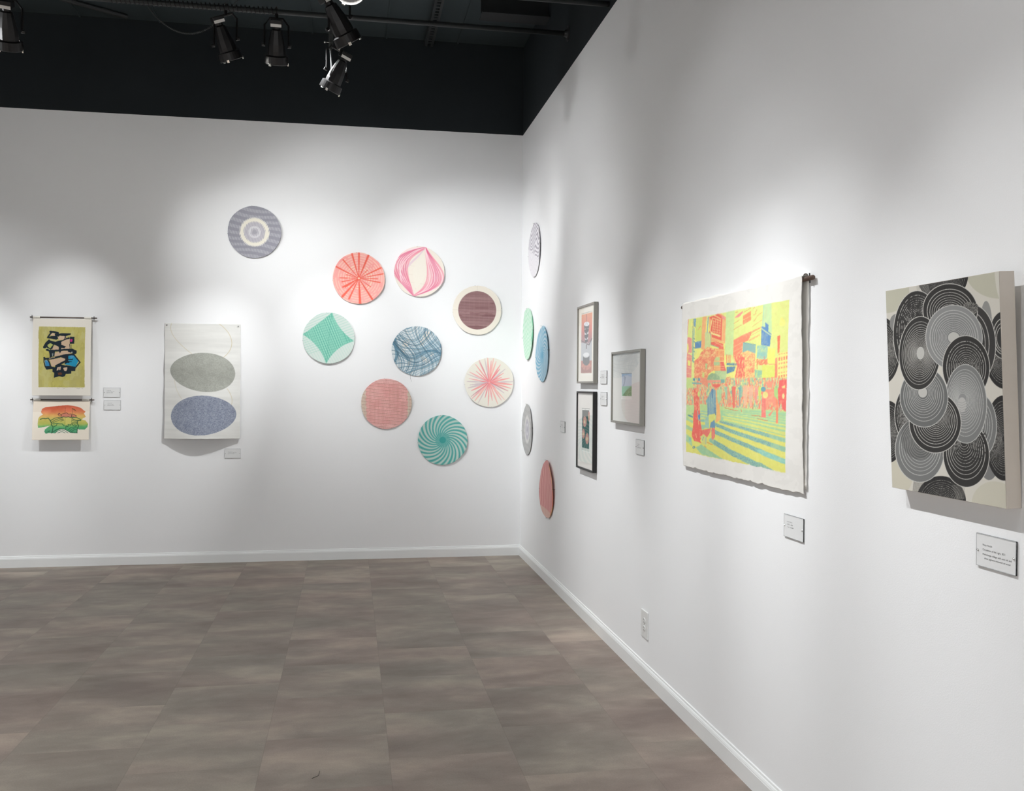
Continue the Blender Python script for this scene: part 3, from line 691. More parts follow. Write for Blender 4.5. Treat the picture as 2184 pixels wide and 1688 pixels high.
    for x0, x1, y in ((500, 560, 1640), (650, 700, 1645), (990, 1080, 1652), (1110, 1150, 1655)): p.stroke([(x0, y), ((x0+x1)/2, y+8), (x1, y)], 7, (150, 145, 140), .7)
    p.rough = 0
    return p.out()
def scroll_two():
    cs = [(72.6, 856.2), (193.2, 858), (192, 940.6), (71.3, 941)]
    p = Paint(250, 180, cs, (240, 231, 216), rough=.3, rs=.6); p.T(65, 845, 14.68)
    p.fill(p.Y < 880, (226, 212, 196), .5)
    stops = [(310, (192, 92, 66)), (420, (212, 106, 78)), (520, (220, 132, 92)), (620, (222, 166, 98)), (740, (204, 190, 104)), (900, (184, 190, 100)), (1000, (98, 176, 116)), (1100, (84, 160, 116)), (1200, (76, 150, 110))]
    def grad(X, Y):
        y = (Y-845)*14.68+60*(fbm(X*.08, Y*.1, 2)-.5); ys = [s[0] for s in stops]; n = fbm(X*.06, Y*.1, 33)-.5
        return np.stack([np.interp(y, ys, [s[1][k] for s in stops])+n*34 for k in range(3)], -1)
    p.poly([(370, 500), (400, 420), (500, 370), (640, 358), (900, 328), (1200, 312), (1400, 335), (1600, 400), (1750, 520), (1705, 580), (1765, 680), (1680, 730), (1640, 760), (1760, 800), (1840, 900), (1820, 1000), (1740, 1080), (1560, 1075), (1510, 1050), (1510, 1190), (1290, 1180), (1000, 1190), (770, 1190), (620, 1185), (530, 1210), (485, 1150), (500, 1080), (620, 980), (690, 950), (450, 1000), (290, 1025), (270, 900), (290, 720), (330, 660), (440, 595), (380, 560)], grad)
    DG = (46, 92, 66); DB = (96, 62, 50)
    p.poly([(1010, 620), (1060, 580), (1150, 548), (1200, 560), (1230, 590), (1320, 600), (1400, 610), (1480, 660), (1440, 690), (1330, 690), (1150, 690), (1020, 690), (960, 640)], (204, 130, 108)); p.ell(940, 590, 45, 30, (196, 124, 104))
    for q, w_, c in (([(900, 600), (940, 565), (980, 600), (1010, 640), (1010, 590), (1080, 575), (1170, 548), (1220, 590), (1300, 585), (1370, 600), (1470, 640), (1460, 690)], 16, DB), ([(905, 610), (950, 650), (1010, 650)], 14, DB), ([(1000, 690), (1080, 680), (1150, 690), (1230, 680), (1300, 700), (1380, 685)], 20, DG), ([(1330, 620), (1320, 690)], 26, (90, 80, 60)),
                     ([(1125, 390), (1118, 550)], 9, DB), ([(1340, 440), (1345, 600)], 9, (70, 60, 40)), ([(1340, 420), (1400, 450), (1440, 480)], 30, (110, 84, 44)),
                     ([(350, 750), (430, 725), (520, 735), (600, 715), (660, 790), (710, 880), (710, 940)], 26, DG), ([(680, 790), (800, 720), (920, 695), (1060, 715)], 20, DG), ([(710, 850), (820, 770), (930, 735), (1080, 760)], 16, DG), ([(730, 880), (840, 820), (960, 780), (1090, 790)], 14, DG), ([(980, 830), (1060, 790)], 12, (110, 120, 60)),
                     ([(1350, 700), (1480, 700), (1620, 770), (1610, 800), (1500, 790)], 22, DG), ([(1350, 740), (1450, 790), (1560, 800)], 22, DG), ([(1350, 790), (1440, 820), (1520, 830)], 14, DG), ([(1350, 860), (1500, 855)], 12, DG), ([(1350, 890), (1500, 900)], 10, DG), ([(1520, 820), (1500, 880), (1550, 960), (1510, 1060), (1500, 1180)], 24, DG),
                     ([(700, 930), (760, 990), (740, 1100), (720, 1180)], 26, DG), ([(760, 900), (860, 880), (960, 900), (1040, 900), (1100, 960)], 26, (52, 118, 80)), ([(790, 985), (860, 950), (880, 900)], 20, DG), ([(600, 1140), (660, 1120)], 22, DG),
                     ([(1150, 1070), (1160, 960), (1220, 990), (1230, 920), (1290, 940), (1340, 890), (1380, 950), (1430, 930), (1490, 960)], 18, DG), ([(1220, 1090), (1320, 1010), (1480, 985)], 14, DG), ([(1270, 1130), (1350, 1060), (1490, 1010)], 12, DG), ([(1320, 1150), (1420, 1080), (1500, 1060)], 14, DG), ([(1125, 700), (1125, 950)], 7, (110, 120, 60)), ([(1335, 700), (1330, 900)], 9, DG),
                     ([(700, 1190), (850, 1090), (950, 1050), (1100, 1060), (1200, 1120), (1290, 1170), (1510, 1185)], 22, DG)): p.stroke(q, w_, c, .9)
    p.poly([(1135, 715), (1330, 712), (1325, 900), (1200, 905), (1140, 950)], (206, 200, 112))
    p.poly([(810, 1190), (900, 1110), (1000, 1065), (1100, 1070), (1190, 1120), (1290, 1175), (1180, 1190)], (232, 230, 214))
    for q in ([(815, 1192), (900, 1125), (1000, 1092), (1090, 1100), (1180, 1160), (1230, 1185)], [(905, 1185), (1000, 1150), (1060, 1150), (1140, 1185)]): p.stroke(q, 15, (70, 96, 80))
    return p.out()
t = empty('hanging_scroll', (-3.75, 0, 1.99), 'hanging print on a rod, black and blue abstract shapes on olive ground', 'scroll')
hang_paper('paper', 'B', -3.970, -3.531, 1.993, 1.378, scroll_one(), t, .022, lambda U, V: .030*(1-V)+.012*np.sin(PI*V)+.004*np.sin(U*PI))
rod(t, 'B', -3.995, -3.492, 2.003, .02, .0058, GROD); bits(t, 'B', (-3.945, -3.56), 2.003, .02); nails(t, 'B', (-3.978, -3.512), 2.003, .02)
t = empty('hanging_scroll', (-3.75, 0, 1.33), 'small hanging print on a rod, orange to green landscape, below the abstract one', 'scroll')
hang_paper('paper', 'B', -3.968, -3.543, 1.333, 1.024, scroll_two(), t, .020, lambda U, V: .036*(1-V)+.006*np.sin(PI*V))
rod(t, 'B', -3.992, -3.512, 1.344, .018, .0058, GROD); bits(t, 'B', (-3.94, -3.575), 1.344, .018); nails(t, 'B', (-3.975, -3.53), 1.344, .018)

# ---- tall paper with two ovals
def egg_paper():
    cs = [(351.2, 689.8), (512.7, 691.8), (512.9, 938.2), (352.2, 940.2)]
    p = Paint(220, 350, cs, (228, 228, 224)); p.T(320, 660, 4.967)
    p.grain(9, .05, 4, .3, 3)
    def blob(cx, cy, rx, ry, sh, rot, col, dark, lo):
        x = (p.X-320)*4.967-cx; y = (p.Y-660)*4.967-cy; c, s = math.cos(rot), math.sin(rot); x, y = x*c+y*s, -x*s+y*c
        m = (x/rx)**2+(y/(ry*(1+sh*x/rx)))**2 < 1
        p.fill(m, col); n = fbm(p.X*.9, p.Y*.9, lo, 4); n2 = fbm(p.X*.10, p.Y*.10, lo+1)
        p.fill(m & (n > .56), dark, .45); p.fill(m & (n2 > .55), dark, .3); p.fill(m & (n < .36), np.array(col)*1.12, .35)
        return m
    och = (200, 184, 140)
    p.stroke(bez((228, 152), (190, 240), (260, 320), (330, 400), (500, 520)), 5, och, .5); p.stroke(bez((722, 152), (830, 220), (905, 330), (880, 440), (770, 520)), 5.5, och, .7)
    p.stroke(bez((266, 755), (272, 840), (300, 900), (350, 965)), 4, och, .45); p.stroke(bez((820, 850), (875, 920), (885, 990), (860, 1035)), 5, och, .6)
    blob(560, 675, 342, 208, .10, .075, (172, 174, 166), (150, 152, 144), 40)
    m = blob(575, 1135, 342, 210, -.08, -.055, (156, 163, 178), (120, 128, 148), 50)
    n = fbm(p.X*1.3, p.Y*1.3, 71, 3); p.fill(m & (n > .58), (88, 96, 120), .45); p.fill(m & (n < .4), (178, 184, 198), .6)
    return p.out()
t = empty('paper_print', (-2.673, 0, 1.975), 'tall white paper print with a grey and a blue oval, pinned at its top corners', 'print')
hang_paper('paper', 'B', -2.972, -2.373, 1.975, 1.028, egg_paper(), t, .0036, lambda U, V: (1-V)**1.5*(.022+.060*np.sin(PI*np.clip(U, 0, 1))**1.3)+.006*np.sin(V*22)*np.sin(PI*V)*.5, wav=.004, seed=4, zedge=.006)
for a in (-2.955, -2.392):
    bm = bmesh.new(); bmesh.ops.create_icosphere(bm, subdivisions=2, radius=.0045, matrix=Matrix.Translation((a+2.673, -.010, -.016))); tube(bm, [(a+2.673, -.0004, -.016), (a+2.673, -.010, -.016)], .001, 6); finish('push_pin', bm, DARKM, t, True)

# ---- framed prints on the right wall
GLASS = glass_mat('picture_glass', 1.5)
def framed(y0, y1, z0, z1, depth, fw, fm, cols, label, mw=None):
    """y0 = far (image-left) edge, y1 = near edge"""
    t = empty('framed_print', (0, (y0+y1)/2, z0), label, 'picture')
    yc = (y0+y1)/2; bm = bmesh.new(); H = z1-z0; Wd = (y0-y1)
    for (a, b, c, d) in ((-Wd/2, -Wd/2+fw, 0, H), (Wd/2-fw, Wd/2, 0, H), (-Wd/2+fw, Wd/2-fw, 0, fw), (-Wd/2+fw, Wd/2-fw, H-fw, H)): box(bm, -depth, -.003, a, b, c, d, .0008)
    finish('frame', bm, fm, t)
    bm = bmesh.new(); box(bm, -.006, -.002, -Wd/2+.002, Wd/2-.002, .002, H-.002); finish('backing', bm, mat('brown_backing', (60, 56, 52), .8), t)
    grid_obj('picture', cols, lambda U, V: (U*0-(depth-.008), (Wd/2-fw)-(Wd-2*fw)*U, fw+(H-2*fw)*V), t)
    bm = bmesh.new(); v = [bm.verts.new((-(depth-.0045), a, c)) for a, c in ((-Wd/2+fw, fw), (Wd/2-fw, fw), (Wd/2-fw, H-fw), (-Wd/2+fw, H-fw))]; bm.faces.new(v)
    gl_ = finish('glass', bm, GLASS, t)
    if gl_.data.polygons[0].normal.x > 0: gl_.data.flip_normals()
    return t
def pic_cups():
    W_, H_ = 0.376, .466; C_ = [(445, 235), (735, 152), (722, 1570), (436, 1568)]
    p = Paint(150, 190, C_, (250, 246, 236)); p.T(0, 0, 1)
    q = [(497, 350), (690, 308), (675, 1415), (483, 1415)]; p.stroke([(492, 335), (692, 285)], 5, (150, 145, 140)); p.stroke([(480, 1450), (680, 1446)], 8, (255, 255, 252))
    def g1(X, Y):
        f = np.clip((Y-330)/520, 0, 1)[..., None]; a = np.array([240, 168, 134]); b = np.array([226, 138, 128]); c = np.array([176, 140, 146])
        return np.where(f < .55, a*(1-f/.55)+b*(f/.55), b*(1-(f-.55)/.45)+c*((f-.55)/.45))
    p.poly(q, g1); p.poly([(490, 860), (560, 860), (600, 905), (680, 800), (678, 1200), (486, 1200)], (202, 206, 210)); p.poly([(486, 1190), (678, 1190), (675, 1415), (483, 1415)], (196, 140, 130))
    p.poly([(484, 1300), (676, 1290), (675, 1415), (483, 1415)], (176, 132, 126), .8)
    p.stroke([(495, 825), (590, 885), (630, 905), (680, 790)], 16, (120, 108, 112)); p.stroke([(588, 340), (588, 480)], 5, (110, 90, 90)); p.stroke([(583, 900), (583, 970)], 14, (120, 116, 116))
    for cx, y0, y1, r in ((587, 520, 610, 48), (585, 620, 690, 42), (583, 720, 780, 36), (582, 815, 850, 28)):
        p.poly([(cx-r, y0), (cx+r, y0-14), (cx+r*.8, y1), (cx-r*.8, y1+6)], (96, 98, 104)); p.poly([(cx-r*.85, y0+50), (cx-r*.2, y0+80), (cx+r*.9, y0+35), (cx+r*.7, y1+30), (cx-r*.7, y1+30)], (224, 226, 230))
        p.poly([(cx-r*.4, y0+60), (cx+r*.4, y0+60), (cx+r*.3, y1+16), (cx-r*.3, y1+16)], (120, 122, 128))
    p.poly([(540, 540), (636, 520), (630, 600), (545, 610)], (104, 106, 112)); p.ell(588, 520, 48, 40, (236, 238, 244), 1, -.15); p.stroke([(575, 500), (570, 545)], 4, (150, 120, 130)); p.stroke([(590, 490), (600, 535)], 4, (150, 120, 130))
    p.poly([(521, 1090), (638, 1080), (638, 1230), (600, 1280), (560, 1280), (522, 1230)], (118, 120, 122)); p.ell(579, 1088, 58, 48, (228, 230, 232), 1, -.1); p.ell(579, 1078, 52, 34, (244, 246, 248), 1, -.1)
    for k in range(9):
        a = math.radians(200+k*17.5); p.stroke([(580+62*math.cos(a), 1235-44*math.sin(a)), (580+84*math.cos(a), 1270-90*math.sin(a))], 7, (240, 176, 160))
    p.stroke([(455, 260), (455, 500)], 12, (232, 226, 216), .7)
    return p.out()
def pic_flowers():
    C_ = [(97, 68), (388, 82), (380, 1498), (92, 1388)]; p = Paint(150, 190, C_, (244, 241, 236)); p.T(0, 0, 1)
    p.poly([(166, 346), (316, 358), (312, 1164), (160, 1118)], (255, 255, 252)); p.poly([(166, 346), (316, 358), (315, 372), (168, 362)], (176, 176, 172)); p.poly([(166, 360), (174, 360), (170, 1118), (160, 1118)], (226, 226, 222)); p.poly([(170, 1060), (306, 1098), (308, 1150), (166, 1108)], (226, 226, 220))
    p.poly([(175, 378), (305, 390), (303, 1097), (172, 1060)], (58, 82, 82)); p.poly([(175, 378), (305, 390), (304, 480), (260, 505), (174, 495)], (110, 112, 108))
    for k in range(9): p.stroke([(175+k*13, 1060), (225+k*5, 920)], 4, (84, 112, 106), .7)
    p.poly([(250, 500), (300, 560), (300, 780), (262, 700)], (44, 62, 64), .8)
    for cx, cy, rx, ry in ((222, 592, 34, 104), (198, 815, 26, 94), (265, 905, 32, 108), (298, 500, 16, 100)):
        for k in range(8):
            a = k*PI/4; p.ell(cx+math.cos(a)*rx*.55, cy+math.sin(a)*ry*.55, rx*.46, ry*.42, (212, 150, 140)); p.stroke([(cx, cy), (cx+math.cos(a)*rx*.9, cy+math.sin(a)*ry*.9)], 3, (160, 96, 92), .7)
        p.ell(cx-2, cy+4, rx*.32, ry*.32, (228, 222, 176))
    return p.out()
def pic_land():
    C_ = [(92, 178), (614, 104), (602, 1480), (84, 1416)]; p = Paint(200, 155, C_, (232, 232, 228)); p.T(0, 0, 1)
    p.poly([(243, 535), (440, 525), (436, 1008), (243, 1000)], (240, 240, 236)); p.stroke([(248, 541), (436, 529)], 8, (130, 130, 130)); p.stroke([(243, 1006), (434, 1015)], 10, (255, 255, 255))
    p.poly([(250, 545), (435, 533), (433, 960), (255, 957)], (172, 196, 222)); p.poly([(250, 600), (330, 560), (435, 600), (433, 765), (252, 780)], (196, 206, 222)); p.poly([(290, 580), (330, 600), (300, 760), (270, 780), (300, 680)], (150, 160, 184), .8)
    p.poly([(252, 780), (433, 765), (433, 960), (255, 957)], (150, 204, 172)); p.poly([(270, 940), (360, 830), (433, 775), (433, 960), (265, 957)], (132, 178, 132)); m = fbm(p.X*.09, p.Y*.09, 3) > .55
    p.clip = m; p.poly([(270, 940), (360, 830), (433, 775), (433, 960), (265, 957)], (100, 146, 104)); p.clip = None
    return p.out()
SILV = mat('pewter_frame', (150, 148, 141), .4, metal=.35); EBON = mat('black_frame', (22, 21, 21), .45)
framed(-2.025, -2.425, 1.500, 1.992, .029, .012, SILV, pic_cups(), 'silver framed orange print of stacked cups, upper one of the stacked pair')
framed(-2.020, -2.418, .956, 1.449, .028, .012, EBON, pic_flowers(), 'black framed print of pink flowers on dark green, below the orange one')
framed(-2.785, -3.295, 1.280, 1.673, .028, .012, SILV, pic_land(), 'silver framed small landscape with blue sky and green hill, third of the frames')

# ---- yellow city print hanging from a rod
def city_paper():
    cs = [(1456.3, 649.6), (1711.5, 594.2), (1715.4, 1056), (1457.8, 997.5)]
    p = Paint(340, 250, cs, (238, 236, 231), rough=.30, rs=.6)
    Y_ = (240, 236, 128); L_ = (214, 232, 148); LT = (196, 228, 160); R_ = (238, 110, 92); R2 = (240, 128, 98); O_ = (245, 176, 118); O3 = (246, 148, 108); K_ = (238, 146, 136); B_ = (104, 152, 192); B2 = (98, 146, 160); T_ = (140, 192, 172); LY = (248, 226, 148)
    TL, TR, BR, BL = (1470.4, 682.6), (1686.8, 644.5), (1678.4, 1009), (1465.6, 966.8)
    H = homog([(0, 1), (1, 1), (1, 0), (0, 0)], [TL, TR, BR, BL]); Hi = np.linalg.inv(H); w = Hi[2, 0]*p.X+Hi[2, 1]*p.Y+Hi[2, 2]
    u = (Hi[0, 0]*p.X+Hi[0, 1]*p.Y+Hi[0, 2])/w; v = (Hi[1, 0]*p.X+Hi[1, 1]*p.Y+Hi[1, 2])/w
    ins = (u > 0) & (u < 1) & (v > 0) & (v < 1); p.clip = ins
    n1 = fbm(u*5+3, v*4+2, 4); p.fill(ins, Y_); p.fill(n1 > .5, L_, .55); p.fill((v < .5) & (n1 < .55), (232, 232, 122), .8)
    p.T(1460, 640, 8.442)
    p.poly([(790, 200), (945, 200), (950, 1010), (795, 1010)], LT, .8); p.poly([(1455, 80), (1600, 80), (1620, 620), (1560, 600), (1450, 500)], (198, 228, 168)); p.stroke([(1470, 110), (1455, 480)], 8, (150, 206, 190))
    p.poly([(60, 360), (100, 355), (92, 620), (60, 700)], K_); p.poly([(60, 680), (110, 676), (165, 700), (170, 960), (55, 960)], (238, 150, 140)); p.ell(84, 870, 24, 80, Y_)
    p.poly([(55, 950), (172, 1010), (170, 1410), (60, 1410)], K_); [p.stroke([(60, y), (172, y+26)], 6, LY) for y in (950, 1020, 1110, 1215, 1325)]; p.poly([(98, 1090), (152, 1110), (150, 1200), (100, 1190)], Y_)
    p.stroke([(187, 350), (185, 1110)], 10, (92, 140, 152)); p.poly([(200, 345), (237, 345), (232, 510), (205, 480)], B_); p.stroke([(210, 520), (200, 1130)], 16, (150, 196, 176)); [p.stroke([(206, y), (222, y+14)], 14, (86, 136, 150)) for y in (700, 755, 860, 930, 1050, 1120)]
    p.poly([(238, 345), (355, 325), (355, 745), (236, 745)], (210, 224, 116)); p.stroke([(282, 545), (330, 482)], 8, R_); p.poly([(228, 765), (350, 742), (346, 872), (230, 885)], (88, 136, 184)); p.stroke([(240, 775), (300, 770)], 12, (120, 180, 190))
    p.poly([(355, 320), (432, 312), (418, 910), (350, 900)], O_); p.poly([(415, 600), (500, 580), (520, 860), (420, 900)], (206, 218, 150)); p.stroke([(464, 320), (456, 600)], 14, (122, 166, 186))
    p.poly([(475, 315), (640, 262), (700, 262), (792, 330), (795, 800), (700, 770), (530, 760), (500, 560)], O_); p.poly([(485, 325), (640, 265), (725, 300), (726, 760), (545, 690), (545, 640), (490, 600), (530, 380)], (238, 106, 88))
    p.poly([(710, 285), (790, 330), (760, 378), (718, 345)], (240, 150, 140)); p.stroke([(570, 285), (700, 360)], 13, LY); p.stroke([(548, 335), (700, 392)], 11, LY); p.stroke([(540, 340), (505, 560), (560, 620)], 13, LY)
    for k in range(5): p.stroke([(548, 390+k*46), (702, 440+k*44)], 5, LY)
    for x in (560, 598, 640, 690): p.stroke([(x, 370), (x, 610)], 5, LY)
    p.poly([(520, 590), (705, 650), (705, 682), (520, 622)], LY); p.stroke([(545, 690), (770, 770)], 9, LY); p.stroke([(740, 360), (740, 740)], 9, (246, 196, 130))
    p.poly([(530, 768), (640, 765), (765, 805), (772, 905), (690, 905), (672, 862), (540, 830)], (240, 108, 92)); p.stroke([(500, 605), (525, 640), (530, 820), (680, 872)], 12, (148, 178, 158)); p.stroke([(600, 770), (770, 850)], 7, LY)
    p.poly([(600, 885), (785, 905), (790, 1290), (600, 1290)], (245, 172, 112)); [p.stroke([(x, 930), (x, 1100)], 7, R_) for x in (640, 665, 725, 745, 770)]; p.poly([(605, 1040), (705, 1045), (705, 1105), (610, 1105)], (196, 212, 140)); p.poly([(600, 1125), (708, 1130), (706, 1195), (600, 1190)], (180, 204, 148)); p.poly([(720, 1130), (780, 1130), (830, 1290), (730, 1290)], (238, 108, 98)); [p.stroke([(600, y), (790, y+8)], 6, LY) for y in (920, 1030, 1115, 1210, 1250)]
    for k, x in enumerate((832, 858, 880, 903)): p.stroke([(x, 1000+k*4), (x+2, 1145)], 13 if k % 2 == 0 else 9, R2)
    p.poly([(835, 1150), (1030, 1155), (1030, 1200), (835, 1192)], (104, 148, 158)); p.poly([(838, 1218), (1000, 1215), (972, 1300), (840, 1346)], (96, 140, 168))
    p.poly([(940, 350), (1010, 280), (1100, 215), (1090, 262), (1030, 330)], K_); p.poly([(1100, 312), (1240, 222), (1247, 390), (1105, 472)], (240, 148, 104)); p.stroke([(1100, 385), (1245, 310)], 6, LY)
    for a, b in (((940, 445), (1035, 388)), ((940, 553), (1085, 468)), ((1280, 500), (1440, 390)), ((1280, 300), (1340, 270)), ((1300, 410), (1340, 340)), ((1350, 320), (1440, 250)), ((960, 255), (1000, 235)), ((1280, 180), (1310, 160)), ((1320, 260), (1345, 200)), ((1110, 250), (1240, 170))): p.stroke([a, b], 7, (228, 130, 90), .85)
    for k in range(8): p.poly([(1250+k*22, 592-k*10), (1266+k*22, 584-k*10), (1266+k*22, 610-k*10), (1250+k*22, 618-k*10)], R2, .85); p.poly([(1225+k*24, 735-k*12), (1240+k*24, 727-k*12), (1240+k*24, 757-k*12), (1225+k*24, 765-k*12)], O3, .9)
    p.stroke([(1230, 680), (1440, 560)], 5, R2, .7); p.stroke([(1250, 630), (1440, 510)], 5, R2, .7)
    p.poly([(950, 742), (1100, 660), (1255, 590), (1270, 620), (1215, 750), (1120, 790), (1112, 955), (1060, 1010), (1035, 1100), (950, 1000)], (245, 140, 108)); p.stroke([(950, 870), (1110, 780)], 6, LY, .8); p.stroke([(955, 950), (1110, 870)], 5, LY, .8); p.stroke([(1010, 1000), (1120, 905)], 6, LY, .8)
    m0 = p.clip; st = .6*fbm(p.X*1.2, p.Y*.25, 61, 3)+.4*fbm(p.X*.3, p.Y*.12, 68, 2); st2 = .55*fbm(p.X*.9, p.Y*.75, 63, 4)+.45*fbm(p.X*.22, p.Y*.22, 67, 3)
    p.poly([(945, 1010), (1040, 1060), (1060, 990), (1160, 1030), (1165, 1600), (925, 1610), (1000, 1360), (1030, 1200)], (240, 112, 98)); p.clip = m0 & (st > .56); p.poly([(945, 1010), (1160, 1030), (1165, 1600), (925, 1610), (1000, 1360)], (246, 190, 128)); p.clip = m0
    tree = [(1070, 1010), (1120, 960), (1210, 935), (1300, 950), (1345, 1010), (1345, 1480), (1320, 1600), (1165, 1600), (1160, 1060)]
    p.poly(tree, (246, 206, 132)); p.clip = m0 & (st2 > .55); p.poly(tree, (242, 140, 108)); p.clip = m0 & (st2 < .36); p.poly(tree, (232, 226, 140)); p.clip = m0
    p.poly([(1125, 788), (1345, 830), (1345, 985), (1200, 930), (1118, 965)], (138, 182, 176)); p.stroke([(1128, 788), (1345, 828)], 12, (104, 160, 160))
    p.poly([(1440, 500), (1505, 520), (1503, 430), (1562, 480), (1560, 595), (1617, 640), (1600, 740), (1595, 860), (1440, 835)], (92, 140, 192)); p.stroke([(1447, 545), (1605, 665)], 18, (200, 224, 180)); p.stroke([(1470, 600), (1465, 800)], 10, (128, 168, 206), .7); p.stroke([(1540, 650), (1545, 840)], 12, (120, 160, 200), .7)
    p.poly([(1372, 850), (1440, 840), (1562, 858), (1545, 1040), (1520, 1090), (1430, 1080), (1370, 1070)], (146, 200, 186)); p.clip = m0 & (st > .55); p.poly([(1372, 850), (1562, 858), (1545, 1080), (1370, 1070)], (186, 216, 160)); p.clip = m0
    p.clip = m0 & (st2 > .46); p.poly([(1365, 1090), (1560, 1090), (1555, 1190), (1370, 1200)], R2); p.clip = m0; [p.stroke(q, 9, (238, 126, 100)) for q in ([(1385, 1080), (1380, 1260)], [(1500, 1040), (1500, 1160)], [(1450, 1160), (1690, 1185)], [(1550, 1080), (1550, 1170)], [(1345, 1140), (1430, 1150)])]
    p.poly([(1560, 885), (1690, 900), (1680, 1170), (1560, 1160)], (236, 238, 118)); p.poly([(1465, 1195), (1680, 1195), (1680, 1490), (1470, 1500)], (226, 232, 112)); p.poly([(1340, 1275), (1462, 1290), (1462, 1480), (1338, 1490)], (150, 200, 168)); p.clip = m0 & (st2 > .55); p.poly([(1340, 1275), (1462, 1290), (1462, 1480), (1338, 1490)], (196, 222, 140)); p.poly([(1480, 1420), (1680, 1400), (1680, 1500), (1480, 1500)], R2); p.clip = m0
    p.poly([(1720, 680), (1767, 664), (1757, 972), (1724, 982)], (242, 122, 90)); p.poly([(1735, 985), (1920, 940), (1905, 1440), (1720, 1445)], (240, 236, 140)); p.poly([(1686, 1072), (1720, 1060), (1726, 1480), (1680, 1540)], (243, 140, 112))
    for y, h, col in ((1000, 10, R2), (1060, 60, R2), (1160, 26, O3), (1235, 30, O3), (1330, 16, O3), (1385, 36, R2)):
        for k in range(4): p.poly([(1740+k*42, y-k*8), (1766+k*42, y-4-k*8), (1766+k*42, y+h-4-k*8), (1740+k*42, y+h-k*8)], col, .9)
    p.poly([(1895, 820), (1920, 810), (1920, 890), (1895, 890)], O3)
    tr = [(225, 1110), (300, 1050), (350, 950), (470, 855), (520, 870), (620, 900), (640, 1040), (600, 1100), (600, 1285), (500, 1340), (480, 1420), (370, 1450), (228, 1430)]
    p.poly(tr, (242, 138, 106)); p.clip = m0 & (st2 > .56); p.poly(tr, (247, 196, 132)); p.clip = m0 & (st2 < .34); p.poly(tr, (236, 112, 94)); p.clip = m0 & (st2 > .5); p.poly([(350, 950), (470, 855), (640, 900), (640, 1040), (430, 1040), (300, 1080)], (246, 200, 132)); p.clip = m0
    p.poly([(440, 1150), (478, 1160), (476, 1262), (440, 1250)], (186, 206, 140)); p.poly([(490, 1230), (540, 1210), (545, 1270), (490, 1265)], (250, 214, 150)); p.poly([(380, 1320), (420, 1310), (420, 1400), (385, 1430)], (214, 222, 130))
    # crowd band
    p.T(1460, 640, 8.442)
    band = (p.Y > 640+1420/8.442) & (p.Y < 830+345/8.883+(p.X-1470)*.05); p.clip = m0 & band; c = p.clip
    hue = fbm(p.X*.42, p.Y*.10, 91, 3); h2 = fbm(p.X*.8, p.Y*.22, 95, 4)
    p.fill(c, (240, 190, 140)); p.fill(c & (hue > .56), (240, 140, 116)); p.fill(c & (hue < .42), (188, 216, 152)); p.fill(c & (hue < .36), (134, 190, 168)); p.fill(c & (h2 > .6), (240, 232, 140), .9); p.fill(c & (h2 < .34), (242, 130, 112), .8); p.fill(c & (h2 > .55) & (hue > .48) & (hue < .56), (110, 160, 180), .8)
    p.clip = m0; p.poly([(60, 1415), (215, 1420), (200, 1600), (60, 1600)], (198, 222, 140)); [p.poly([(200+d, 1420), (240+d, 1420), (240+d, 1470), (200+d, 1470)], (92, 150, 170)) for d in (0, 100)]; p.stroke([(190, 1510), (345, 1520)], 26, (120, 180, 176))
    p.poly([(340, 1400), (480, 1430), (490, 1600), (360, 1500)], (242, 150, 120)); p.poly([(620, 1290), (830, 1290), (835, 1500), (720, 1520), (640, 1400)], (182, 210, 152)); p.poly([(710, 1450), (800, 1440), (800, 1510), (720, 1510)], (120, 176, 164)); p.poly([(480, 1460), (730, 1460), (735, 1500), (480, 1510)], (242, 160, 134)); p.poly([(465, 1450), (500, 1370), (560, 1332), (640, 1335), (700, 1390), (712, 1450)], (150, 182, 140)); p.stroke([(580, 1500), (700, 1500)], 12, (140, 182, 150)); [p.stroke(q, 6, LY) for q in ([(820, 1440), (840, 1400), (910, 1400)], [(820, 1500), (860, 1520)])]; [p.stroke(q, 9, (228, 120, 80)) for q in ([(825, 1440), (820, 1540)], [(830, 1420), (905, 1400)], [(905, 1400), (900, 1540)])]
    p.poly([(580, 1530), (720, 1530), (720, 1570), (650, 1600), (580, 1570)], (240, 110, 96)); p.poly([(1515, 1490), (1645, 1480), (1640, 1590), (1560, 1600)], (241, 152, 124)); p.poly([(1755, 1462), (1920, 1448), (1920, 1720), (1740, 1720)], (241, 100, 98)); p.poly([(1800, 1580), (1850, 1550), (1860, 1650), (1840, 1700)], (242, 220, 140)); p.poly([(1690, 1560), (1730, 1560), (1720, 1700), (1680, 1700)], (150, 204, 140))
    # the street, coordinates of the lower part
    p.T(1460, 830, 8.883)
    p.poly([(50, 330), (400, 300), (900, 360), (1400, 390), (1990, 440), (1960, 1000), (700, 800), (50, 640)], (188, 220, 148)); p.poly([(760, 420), (1400, 420), (1990, 470), (1960, 900), (760, 620)], (162, 210, 160)); p.clip = m0 & (p.Y > 830+480/8.883)
    p.poly([(50, 560), (700, 600), (1960, 900), (1960, 1600), (1600, 1540), (50, 1230)], (228, 226, 114)); p.clip = m0
    mo = fbm(p.X*1.1, p.Y*1.1, 77, 3); m1 = (mo > .52) & (p.X > 1529) & (p.X < 1650)
    def band_(pts, w_, w2, c1=(148, 198, 168), mott=True):
        p.stroke(pts, w_, c1, 1, w2)
        if mott: p.clip = m0 & m1; p.stroke(pts, w_*.95, (104, 150, 172), .8, w2*.95); p.clip = m0
    band_([(760, 640), (1100, 730), (1500, 850), (1960, 985)], 46, 78); band_([(640, 680), (700, 710), (1000, 830), (1400, 965), (1700, 1070), (1960, 1160)], 56, 96)
